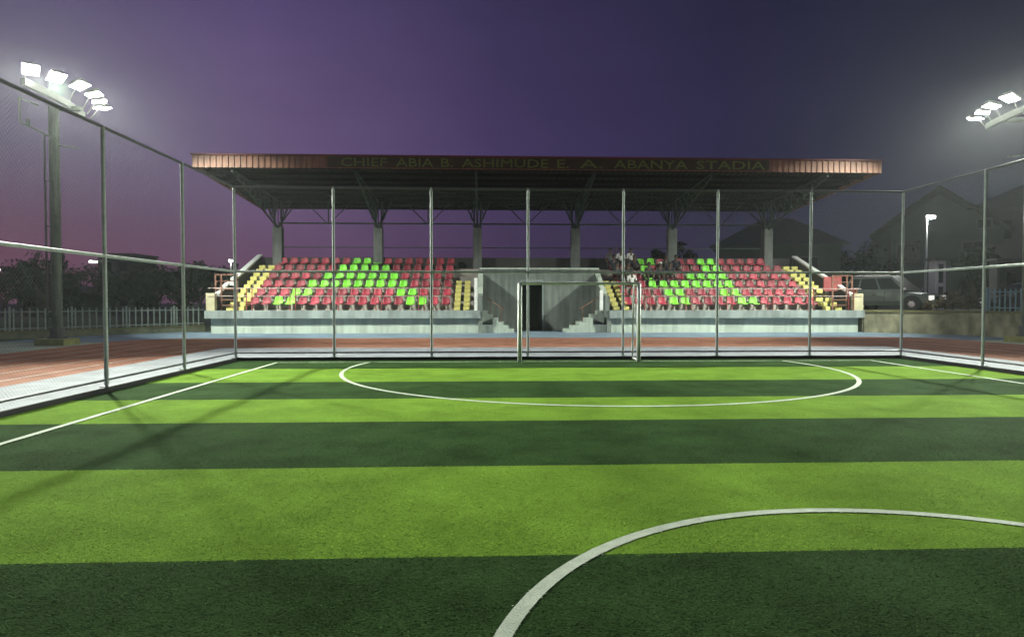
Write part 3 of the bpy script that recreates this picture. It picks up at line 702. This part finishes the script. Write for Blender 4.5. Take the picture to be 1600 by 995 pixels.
person(SEAT[('right', 5, 0)], 'person in a grey shirt with one arm raised, at the end of the back row', M['shirt_grey'], raise_arm=True, turn=-0.3)
person(SEAT[('right', 5, 1)], 'person in a white shirt seated next to the person with a raised arm', M['shirt_white'], lean=0.08)
person(SEAT[('right', 5, 2)], 'person in a pale shirt seated behind the fence post, third in the back row', M['shirt_white'], M['shirt_grey'], turn=0.3)
person(SEAT[('right', 2, 1)], 'person in a white shirt seated alone in the third row near the yellow steps', M['shirt_white'], lean=0.05, turn=0.2)
person(SEAT[('right', 3, 4)], 'person in black clothes and a white cap beside the green seats', M['shirt_black'], cap=M['shirt_white'], lean=0.12)
person(SEAT[('right', 3, 3)], 'bareheaded person in black clothes seated beside the person in a white cap', M['shirt_black'], lean=0.04)

M['shirt_navy'] = mat('shirt_navy', (0.015, 0.018, 0.035), 0.85, 0.15, 9)
person(SEAT[('right', 4, 0)], 'person in a navy top seated in front of the person with a raised arm', M['shirt_navy'], lean=0.03, turn=0.2)
person(SEAT[('right', 4, 2)], 'person in black clothes seated below the person in a pale shirt', M['shirt_black'], lean=0.1, turn=-0.2)
person(SEAT[('right', 3, 0)], 'person in black clothes seated at the aisle end of the fourth row', M['shirt_black'], lean=0.0, turn=0.25)
person(SEAT[('right', 3, 1)], 'person in a dark grey top seated right behind the person in a white shirt', M['shirt_black'], M['trousers'], lean=0.15)
person(SEAT[('right', 3, 5)], 'person in a navy top at the right end of the seated group', M['shirt_navy'], lean=0.06, turn=-0.3)

person(SEAT[('right', 4, 5)], 'person in black clothes in the fifth row just left of the concrete column', M['shirt_black'], lean=0.05, turn=0.15)
person(SEAT[('right', 4, 6)], 'person in navy in the fifth row right below the concrete column', M['shirt_navy'], lean=0.1, turn=-0.15)

# ---------------------------------------------------------------- picket fences, walls, terrace
def picket_run(name, label, p, q, z0, z1, mat_, group, foot=None, gap=0.29, posts=8):
    p, q = Vector((*p, 0)), Vector((*q, 0)); d = (q-p); L = d.length; d.normalize(); o = empty(name, p); tag(o, label, 'fence', group)
    ang = math.atan2(d.y, d.x)
    for z in (z0+0.14, z1-0.16): MB().sq(Vector((0, 0, z)), d*L+Vector((0, 0, z)), 0.035, 0.045).build('rail', mat_, o)
    pr = MB(); H = z1-z0
    pr.prism([(-0.028, 0), (0.028, 0), (0.028, H-0.05), (0, H), (-0.028, H-0.05)], 'y', -0.012, 0.012)
    proto = None; k = 0; s = gap/2
    while s < L:
        if proto is None: proto = pr.build('picket', mat_, o); proto.location = d*s+Vector((0, 0, z0)); proto.rotation_euler = (0, 0, ang)
        else: share('picket', proto.data, o, d*s+Vector((0, 0, z0)), (0, 0, ang+random.uniform(-.05, .05)))
        s += gap; k += 1
    pp = None; s = 0.0
    while s < L+0.1:
        if pp is None: pp = MB().box((0, 0, (H+0.06)/2), (0.07, 0.07, H+0.06)).build('fence_post', mat_, o); pp.location = d*s+Vector((0, 0, z0)); pp.rotation_euler = (0, 0, ang)
        else: share('fence_post', pp.data, o, d*s+Vector((0, 0, z0)), (0, 0, ang))
        s += gap*posts
    if foot:
        MB().sq(Vector((0, 0, z0/2-0.02)), d*L+Vector((0, 0, z0/2-0.02)), 0.22, z0+0.04).build('footing', foot, o)
        MB().sq(Vector((0, 0, z0+0.02)), d*L+Vector((0, 0, z0+0.02)), 0.27, 0.045).build('coping', M['kerb_yellow'], o)
    return o
picket_run('picket_fence', 'pale steel picket fence on a low mossy footing behind the left floodlight mast', (-26.0, 18.0), (-14.6, 34.6), 0.28, 1.27, M['picket'], 'picket fences', M['fwall'])
tag(sheet('grass_verge', -40, 26, -14.7, 60, 0.0, M['grass']), kind='structure')
# retaining wall on the right, with the car park on top of it
rw = empty('retaining_wall', (18.9, 31.9, 0)); tag(rw, 'stained rendered retaining wall holding up the car park on the right', 'retaining wall')
pw = [(18.98, 33.9), (19.0, 31.85), (21.95, 29.2), (22.4, 26.0), (25.5, 20.5), (30, 12)]
for a, b in zip(pw[:-1], pw[1:]):
    A_, B_ = Vector((a[0]-18.9, a[1]-31.9, 0.5)), Vector((b[0]-18.9, b[1]-31.9, 0.5))
    MB().sq(A_, B_, 0.24, 1.04).build('wall', M['rwall'], rw); up = Vector((0, 0, 0.57))
    MB().sq(A_+up, B_+up, 0.32, 0.10).build('coping', M['kerb_yellow'], rw)
cp_ = MB(); poly = [(x+0.1, y+0.1) for x, y in pw]+[(90, 12), (90, 90), (18.98, 90)]
cp_.add([(x, y, 1.03) for x, y in poly], [tuple(range(len(poly)))]); tag(cp_.build('car_park', M['earth']), kind='structure')
picket_run('picket_fence', 'blue grey steel picket fence standing on the right retaining wall before the dark car', (22.15, 27.9), (25.6, 20.6), 1.12, 2.12, M['picket_blue'], 'picket fences', None, 0.2, 9)

# ---------------------------------------------------------------- cars
def car(name, label, loc, rz, paint, L, Wd, H, belt, clr, roof, suv):
    o = empty(name, loc, rz); tag(o, label, 'car', 'cars parked above the retaining wall')
    hL = L/2; hw = Wd/2; st_ = []
    hood = belt-0.08
    for (x, zt, f) in ((-hL, belt-0.28, .80), (-hL+0.07, belt-0.02, .93), (-hL+0.5, belt, 1.0), (0, belt+0.01, 1.0), (hL-1.35, belt, 1.0), (hL-1.2, hood, .99), (hL-0.45, hood-0.09, .94), (hL-0.08, hood-0.20, .86), (hL, hood-0.40, .78)):
        zb = clr if abs(x) < hL-0.3 else clr+0.1; h_ = zt-zb; w = hw*f
        st_.append([(x, -w*0.92, zb), (x, -w, zb+h_*0.3), (x, -w*1.0, zb+h_*0.68), (x, -w*0.95, zb+h_*0.93), (x, -w*0.80, zt), (x, w*0.80, zt), (x, w*0.95, zb+h_*0.93), (x, w, zb+h_*0.68), (x, w, zb+h_*0.3), (x, w*0.92, zb)])
    b = MB(); n_ = 10; vs = [p for s_ in st_ for p in s_]; fs = []
    for i in range(len(st_)-1):
        for k in range(n_): fs.append((i*n_+k, i*n_+(k+1) % n_, (i+1)*n_+(k+1) % n_, (i+1)*n_+k))
    fs += [tuple(range(n_)), tuple(range((len(st_)-1)*n_, len(st_)*n_))]
    b.add(vs, fs); body = b.build('body', paint, o, smooth=False)
    (xr, xr2, xf2, xf) = roof; wb, wt = hw*0.93, hw*0.76; zb, zt = belt-0.02, H
    c = MB(); cv = [(xr, -wb, zb), (xf, -wb, zb), (xf, wb, zb), (xr, wb, zb), (xr2, -wt, zt), (xf2, -wt, zt), (xf2, wt, zt), (xr2, wt, zt)]
    ctop = [(xr2+0.15, -wt*0.85, zt+0.05), (xf2-0.2, -wt*0.85, zt+0.05), (xf2-0.2, wt*0.85, zt+0.05), (xr2+0.15, wt*0.85, zt+0.05)]
    c.add(cv+ctop, [(0, 1, 5, 4), (1, 2, 6, 5), (2, 3, 7, 6), (3, 0, 4, 7), (4, 5, 9, 8), (5, 6, 10, 9), (6, 7, 11, 10), (7, 4, 8, 11), (8, 9, 10, 11)])
    c.build('cabin', paint, o)
    def quad(name_, pts, m, off): 
        v4 = [Vector(p) for p in pts]; nr = (v4[1]-v4[0]).cross(v4[3]-v4[0]).normalized()*off
        MB().add([p for p in v4]+[p+nr for p in v4], [(0, 3, 2, 1), (4, 5, 6, 7), (0, 1, 5, 4), (1, 2, 6, 5), (2, 3, 7, 6), (3, 0, 4, 7)]).build(name_, m, o)
    def lerp(a, b, t): return tuple(a[i]+(b[i]-a[i])*t for i in range(3))
    def bil(P00, P10, P11, P01, u, w): return lerp(lerp(P00, P10, u), lerp(P01, P11, u), w)
    for s_ in (-1, 1):
        P = [(xr, s_*wb, zb), (xf, s_*wb, zb), (xf2, s_*wt, zt), (xr2, s_*wt, zt)]
        for (u0, u1) in (((0.05, 0.24), (0.27, 0.58), (0.61, 0.93)) if suv else ((0.12, 0.47), (0.51, 0.88))):
            q = [bil(P[0], P[1], P[2], P[3], u, w) for u, w in ((u0, .12), (u1, .12), (u1, .9), (u0, .9))]
            if s_ > 0: q = [q[1], q[0], q[3], q[2]]
            quad('side_window', q, M['glass'], 0.012)
        quad('side_mirror', [(xf-0.22, s_*(hw*0.96), zb+0.03), (xf-0.02, s_*(hw*0.96), zb+0.03), (xf-0.02, s_*(hw*0.96), zb+0.19), (xf-0.22, s_*(hw*0.96), zb+0.19)], M['chrome'] if suv else paint, -0.2*s_ if False else (0.2 if s_ < 0 else -0.2))
    F = [(xf, -wb, zb), (xf, wb, zb), (xf2, wt, zt), (xf2, -wt, zt)]
    quad('windscreen', [bil(F[0], F[1], F[2], F[3], u, w) for u, w in ((.06, .1), (.94, .1), (.94, .92), (.06, .92))], M['glass'], 0.012)
    B_ = [(xr, wb, zb), (xr, -wb, zb), (xr2, -wt, zt), (xr2, wt, zt)]
    quad('rear_window', [bil(B_[0], B_[1], B_[2], B_[3], u, w) for u, w in ((.08, .2), (.92, .2), (.92, .9), (.08, .9))], M['glass'], 0.012)
    zl = hood-0.33
    for s_ in (-1, 1):
        hl_ = MB(); hl_.box((hL-0.16, s_*hw*0.66, zl+0.02), (0.24, 0.42, 0.24), rz=-s_*0.35); hl_.build('headlight', M['lampglass'] if suv else M['headlight_off'], o)
        MB().box((-hL+0.04, s_*hw*0.74, belt-0.22), (0.12, 0.2, 0.3)).build('tail_light', M['rail_red'], o)
        if suv: MB().sq((xr2+0.1, s_*wt*0.88, zt+0.10), (xf2-0.15, s_*wt*0.88, zt+0.09), 0.05, 0.05).build('roof_rail', M['chrome'], o)
        hx_ = MB()
        for x in (-0.45, 0.55): hx_.box((x, s_*hw*1.0, belt-0.2), (0.2, 0.05, 0.035))
        hx_.build('door_handles', M['chrome'] if suv else paint, o)
        sm = MB()
        for x in (-1.0, 0.05, 1.05): sm.box((x, s_*hw*0.985, (clr+belt)/2+0.05), (0.014, 0.05, belt-clr-0.25))
        sm.build('door_seams', M['tyre'], o)
    gr = MB(); gr.box((hL-0.02, 0, zl), (0.08, hw*0.86, 0.22)); gr.build('grille', M['tyre'], o)
    for z in (-0.05, 0.05): MB().box((hL+0.02, 0, zl+z), (0.03, hw*0.8, 0.025)).build('grille_bar', M['chrome'], o)
    bp = MB(); bp.box((hL-0.06, 0, clr+0.2), (0.22, Wd*0.86, 0.2)); bp.build('front_bumper', paint, o)
    MB().box((hL+0.055, 0, clr+0.23), (0.02, 0.5, 0.11)).build('number_plate', M['white'], o)
    wr = 0.37 if suv else 0.32; proto = None
    for x in (-hL+0.9, hL-0.95):
        for s_ in (-1, 1):
            if proto is None:
                w = MB(); w.bar((0, -0.11, 0), (0, 0.11, 0), wr, 24); proto = w.build('wheel', M['tyre'], o)
                r_ = MB(); r_.bar((0, -0.118, 0), (0, 0.118, 0), wr*0.42, 16)
                for k in range(6): r_.sq((0, -0.12, 0), (wr*0.62*math.cos(k*PI/3), -0.12, wr*0.62*math.sin(k*PI/3)), 0.05, 0.02); r_.sq((0, 0.12, 0), (wr*0.62*math.cos(k*PI/3), 0.12, wr*0.62*math.sin(k*PI/3)), 0.05, 0.02)
                rim = r_.build('rim', M['chrome'], proto); proto.location = (x, s_*(hw-0.1), wr)
            else: w = share('wheel', proto.data, o, (x, s_*(hw-0.1), wr)); share('rim', rim.data, w)
            ar = MB(); ar.bar((x, s_*(hw-0.16), wr+0.02), (x, s_*(hw+0.004), wr+0.02), wr+0.07, 24); ar.build('wheel_arch', M['tyre'], o)
    return o
car('suv', 'grey green estate SUV with roof rails parked above the right retaining wall', (21.7, 34.0, 1.03), -0.95, M['suv'], 4.6, 1.88, 1.80, 1.08, 0.3, (-2.15, -1.75, 0.35, 1.15), True)
car('saloon_car', 'dark saloon car parked behind the blue picket fence on the right', (29.0, 33.6, 1.03), PI-0.15, M['sedan'], 4.6, 1.80, 1.46, 0.95, 0.22, (-1.75, -0.95, 0.45, 1.25), False)

# ---------------------------------------------------------------- gate pillars, street lamps, houses
for (x, y, lb) in ((24.35, 34.2, 'white gate pillar with recessed panels and a flat cap beside the street lamp'), (27.9, 34.4, 'grey gate pillar with slots behind the dark saloon car')):
    o = empty('gate_pillar', (x, y, 1.03)); tag(o, lb, 'pillar', 'gate pillars above the retaining wall')
    MB().box((0, 0, 1.35), (0.56, 0.56, 2.7)).build('shaft', M['white'] if x < 26 else M['house_grey'], o)
    MB().box((0, 0, 2.76), (0.78, 0.78, 0.12)).build('cap', M['house_grey'], o)
    for z in (0.8, 2.0):
        f = MB()
        for sx_ in (-1, 1): f.box((sx_*0.19, -0.295, z), (0.10, 0.04, 1.06))
        for sz in (-1, 1): f.box((0, -0.295, z+sz*0.55), (0.48, 0.04, 0.1))
        f.build('panel_frame', M['white'] if x < 26 else M['house_grey'], o)
        MB().box((0, -0.285, z), (0.28, 0.012, 1.0)).build('panel', M['house'], o)
def street_lamp(x, y, z0, h, arm, label, size=0.5, power=0, group='street lamps'):
    o = empty('street_lamp', (x, y, z0)); tag(o, label, 'street lamp', group)
    MB().bar((0, 0, 0), (0, 0, h), 0.09, 10, 0.055).build('pole', M['galv'], o)
    MB().path([(0, 0, h-0.02), (arm*0.5, -0.05, h+0.12), (arm, -0.1, h+0.14)], 0.03, 6).build('arm', M['galv'], o)
    MB().box((arm*1.15, -0.12, h+0.12), (size*1.2, size*0.6, 0.12), ry=0.1).build('lamp_head', M['lampbody'], o)
    MB().box((arm*1.15, -0.12, h-0.02), (size*1.05, size*0.5, 0.18)).build('lens', M['lens_small'], o)
    if power:
        ld = bpy.data.lights.new('street_lamp_bulb', 'POINT'); ld.energy = power; ld.shadow_soft_size = 0.15; ld.color = (1, 1, 0.95)
        lo = bpy.data.objects.new('street_lamp_bulb', ld); COL.objects.link(lo); lo.parent = o; lo.location = (arm*1.15, -0.12, h-0.15)
street_lamp(26.35, 38.0, 1.03, 5.55, 0.16, 'lit street lamp on a slim pole beside the white gate pillar', 0.42, 1300)
street_lamp(-44.6, 60.0, 0, 4.4, 0.9, 'wide lit street lamp among the trees behind the left mast', 0.9, 250)
street_lamp(-34.0, 60.0, 0, 5.1, -0.75, 'lit street lamp with a short arm beyond the left picket fence', 0.55, 250)
street_lamp(-23.6, 62.0, 0, 5.35, 0.02, 'small lit street lamp seen past the left corner of the grandstand', 0.32, 120)

def gable_house(label, x, y, z0, w, d, h, rise, wall, ridge='y', over=0.5, wins=(), rz=0.0, name='house', balcony=False):
    o = empty(name, (x, y, z0), rz); tag(o, label, 'house', 'houses behind the ground')
    if ridge == 'y':
        MB().prism([(-w/2, 0), (w/2, 0), (w/2, h), (0, h+rise*(w/2)/(w/2+over)), (-w/2, h)], 'y', 0, d).build('walls', wall, o)
        r = MB()
        for s in (-1, 1): r.prism([(0, h+rise+0.02), (s*(w/2+over), h-0.15), (s*(w/2+over), h+0.02), (0, h+rise+0.2)], 'y', -over, d+over)
    else:
        MB().prism([(0, 0), (d, 0), (d, h), (0, h)], 'x', -w/2, w/2).build('walls', wall, o)
        r = MB(); e = over
        vs = [(-w/2-e, -e, h-0.05), (w/2+e, -e, h-0.05), (w/2+e, d+e, h-0.05), (-w/2-e, d+e, h-0.05), (-w*0.12, d/2, h+rise), (w*0.12, d/2, h+rise)]
        r.add(vs, [(0, 1, 5, 4), (1, 2, 5), (2, 3, 4, 5), (3, 0, 4), (3, 2, 1, 0)])
    r.build('roof', M['tile'], o)
    fb = MB(); fb.box((0, -over, h-0.13), (w+2*over, 0.05, 0.2)) if ridge != 'y' else fb.box((0, -0.03, h-0.05), (w+0.1, 0.08, 0.18)); fb.build('eaves_board', wall, o)
    for (wx, wz, ww, wh) in wins:
        f = MB()
        for s in (-1, 1): f.box((wx+s*ww/2, -0.05, wz), (0.1, 0.12, wh+0.1)); f.box((wx, -0.05, wz+s*wh/2), (ww-0.1, 0.12, 0.1))
        f.box((wx, -0.03, wz), (0.06, 0.05, wh-0.1)); fo = f.build('window', M['house_grey'], o)
        MB().box((wx, -0.012, wz), (ww-0.09, 0.024, wh-0.09)).build('pane', M['glass'], fo)
    if balcony:
        MB().box((0, -0.8, h*0.5), (w*0.9, 1.6, 0.25)).build('balcony', wall, o)
        MB().box((0, -1.55, h*0.5+0.55), (w*0.9, 0.12, 0.85)).build('balcony_wall', wall, o)
    return o
gable_house('tall gabled house with a steep dark front roof behind the street lamp', 35.3, 49.5, 1.0, 8.2, 11, 5.9, 3.4, M['house'], 'y', 0.6, rz=-0.60, wins=((-2.0, 4.4, 1.5, 1.4), (2.2, 4.4, 1.3, 1.4), (2.2, 1.5, 1.4, 1.3), (-2.4, 1.4, 1.3, 1.3), (2.9, 6.4, 0.9, 0.7)))
gable_house('large rendered house with a hipped brown roof and balcony at the far right', 43.5, 46.0, 1.0, 13.0, 12, 7.6, 3.0, M['house_grey'], 'x', 0.7, rz=-0.55, wins=((-4.8, 6.0, 1.6, 1.5), (-1.6, 6.0, 1.6, 1.5), (-4.6, 1.9, 1.8, 1.6), (-1.2, 1.9, 1.8, 1.6)), balcony=True)
gable_house('low dark bungalow with a hipped roof behind the right end of the grandstand', 24.6, 54.0, 0.0, 9.6, 9, 6.3, 2.7, M['house'], 'x', 0.6, rz=-0.40, wins=((-2.6, 4.6, 1.5, 1.2), (2.4, 4.6, 1.5, 1.2)))
gable_house('small house with a pale front among the trees beyond the left picket fence', -52.0, 80.0, 0.0, 7.0, 7, 2.6, 1.4, M['house_grey'], 'x', 0.5, ((-1.8, 1.4, 1.2, 1.0), (1.6, 1.4, 1.2, 1.0)))
# block of flats in the distance, left
o = empty('apartment_block', (-60.5, 110, 0)); tag(o, 'distant block of flats with two columns of dark windows behind the left street lamp', 'building')
MB().box((0, 4, 4.6), (5.6, 8, 9.2)).build('walls', M['house_grey'], o); MB().box((0, 4, 9.3), (6.0, 8.4, 0.25)).build('roof', M['tile'], o)
for fx in (-1.3, 1.3):
    for fz in (1.6, 4.4, 7.2):
        f = MB()
        for s in (-1, 1): f.box((fx+s*0.7, -0.05, fz), (0.12, 0.12, 1.5)); f.box((fx, -0.05, fz+s*0.75), (1.3, 0.12, 0.12))
        fo = f.build('window', M['house'], o); MB().box((fx, -0.012, fz), (1.3, 0.024, 1.4)).build('pane', M['glass'], fo)

# ---------------------------------------------------------------- trees and shrubs
def tree(label, x, y, h, w, mat_, seed, leaves=1500, shape='round', name='tree', ls=0.30, group='trees behind the ground', z0=0.0, trunk=0.3):
    r = random.Random(seed); g = np.random.default_rng(seed)
    o = empty(name, (x, y, z0)); tag(o, label, 'tree' if name == 'tree' else 'shrub', group)
    t = MB(); th = h*trunk
    t.bar((0, 0, -0.05), (0.05, 0.02, th), 0.035*h, 8, 0.024*h); ends = []
    for k in range(6):
        a = k*PI/3+r.uniform(-.4, .4); e = (math.cos(a)*w*r.uniform(.2, .38), math.sin(a)*w*r.uniform(.2, .38), h*r.uniform(.55, .85))
        md = (e[0]*0.45, e[1]*0.45, (th+e[2])/2+0.1); t.bar((0.05, 0.02, th-0.05), md, 0.018*h, 6, 0.012*h); t.bar(md, e, 0.012*h, 5, 0.004*h); ends.append(e)
    t.build('trunk', M['bark'], o)
    cs = []
    for k in range(26):
        if shape == 'cone': f = r.random(); rr = w/2*(1-f)*r.uniform(.3, 1); a = r.uniform(0, 2*PI); cs.append((rr*math.cos(a), rr*math.sin(a), h*(0.12+0.86*f), w*0.16*(1.1-f)))
        else:
            while True:
                p = (r.uniform(-1, 1), r.uniform(-1, 1), r.uniform(-1, 1))
                if 0.15 < sum(q*q for q in p) < 1: break
            cs.append((p[0]*w*0.42, p[1]*w*0.42, h*(0.62+0.33*p[2]), w*r.uniform(.10, .2)))
    ci = g.integers(0, len(cs), leaves); C = np.array(cs)[ci]
    d = g.normal(0, 1, (leaves, 3)); d /= np.linalg.norm(d, axis=1)[:, None]
    P = C[:, :3]+d*(C[:, 3]*g.random(leaves)**0.4)[:, None]; P[:, 2] = np.maximum(P[:, 2], 0.08)
    u = g.normal(0, 1, (leaves, 3)); u /= np.linalg.norm(u, axis=1)[:, None]; v = np.cross(u, d); v /= np.linalg.norm(v, axis=1)[:, None]+1e-6
    s = (ls*(0.5+g.random(leaves)))[:, None]*0.5
    V = np.stack([P-u*s, P+v*s*0.6, P+u*s, P-v*s*0.6], 1).reshape(-1, 3)
    me = bpy.data.meshes.new('crown'); me.from_pydata(V.tolist(), [], [(4*i, 4*i+1, 4*i+2, 4*i+3) for i in range(leaves)]); me.materials.append(mat_)
    c = bpy.data.objects.new('crown', me); COL.objects.link(c); c.parent = o; c['kind'] = 'stuff'
    return o
dirx = lambda px: math.tan(math.atan((px-800)/1020)+0.0422)
TR = [(6, 70, 5.0, 7.0, 'round', 'low spreading tree at the left edge beyond the picket fence'),
      (38, 72, 5.9, 6.0, 'round', 'round tree under the wide left street lamp'),
      (72, 66, 6.3, 5.5, 'round', 'dense tree directly behind the left floodlight mast'),
      (98, 70, 6.6, 4.6, 'cone', 'pointed dark tree just right of the left floodlight mast'),
      (134, 96, 7.2, 9.0, 'round', 'broad dome shaped tree behind the small pale house'),
      (176, 74, 4.6, 4.5, 'round', 'low tree behind the pole of the short armed street lamp'),
      (214, 76, 5.4, 7.0, 'round', 'dark tree in front of the distant block of flats'),
      (246, 72, 5.0, 6.0, 'round', 'low dark tree between two fence posts left of the grandstand'),
      (280, 70, 5.6, 6.5, 'round', 'dark leafy tree next to the far left corner of the grandstand'),
      (312, 74, 5.8, 6.0, 'round', 'dark tree partly hidden by the left end of the grandstand'),
      (346, 78, 5.6, 6.0, 'round', 'dark tree glimpsed behind the left stair wall of the grandstand'),
      (1028, 58, 6.3, 3.6, 'round', 'dark bushy tree left of the column behind the spectators'),
      (1076, 58, 7.2, 4.2, 'round', 'taller dark bushy tree right of the column behind the spectators'),
      (1332, 62, 7.6, 6.5, 'round', 'dark tree between the bungalow and the gabled house'),
      (1385, 52, 8.2, 5.0, 'round', 'tall dark tree close against the left side of the gabled house'),
      (1528, 44, 5.2, 3.6, 'round', 'mid height tree in front of the balcony house')]
for i, (px, Y, h, w, shp, lb) in enumerate(TR):
    tree(lb, dirx(px)*Y, Y, h, w, M['leaf'] if i % 2 else M['leaf2'], 100+i, 1500, shp, ls=0.42, trunk=0.22)
for i, (px, Y, lb) in enumerate(((1488, 29.6, 'dry brown shrub on the retaining wall below the white pillar'), (1462, 30.4, 'dry brown shrub in front of the SUV bumper'), (1512, 28.8, 'dry brown shrub beside the end of the blue picket fence'))):
    tree(lb, dirx(px)*Y, Y, [0.95, 0.6, 0.75][i], [1.5, 1.2, 1.0][i], M['dry'], 300+i, 420, 'round', 'shrub', 0.13, 'dry shrubs on the retaining wall', 1.03, 0.3)

HAZE = 0.0003
if HAZE:
    hb = MB().box((0, 220, 7.0), (850, 610, 16.5)).build('haze', [])
    hm = bpy.data.materials.new('haze'); hm.use_nodes = True; t = hm.node_tree; t.nodes.clear()
    ho = t.nodes.new('ShaderNodeOutputMaterial'); pv = t.nodes.new('ShaderNodeVolumePrincipled'); pv.inputs['Density'].default_value = HAZE; pv.inputs['Color'].default_value = (0.9, 0.92, 0.95, 1); pv.inputs['Anisotropy'].default_value = 0.7
    t.links.new(pv.outputs[0], ho.inputs['Volume']); hb.data.materials.append(hm); tag(hb, 'thin night haze lit by the floodlights', 'haze', kind='stuff')
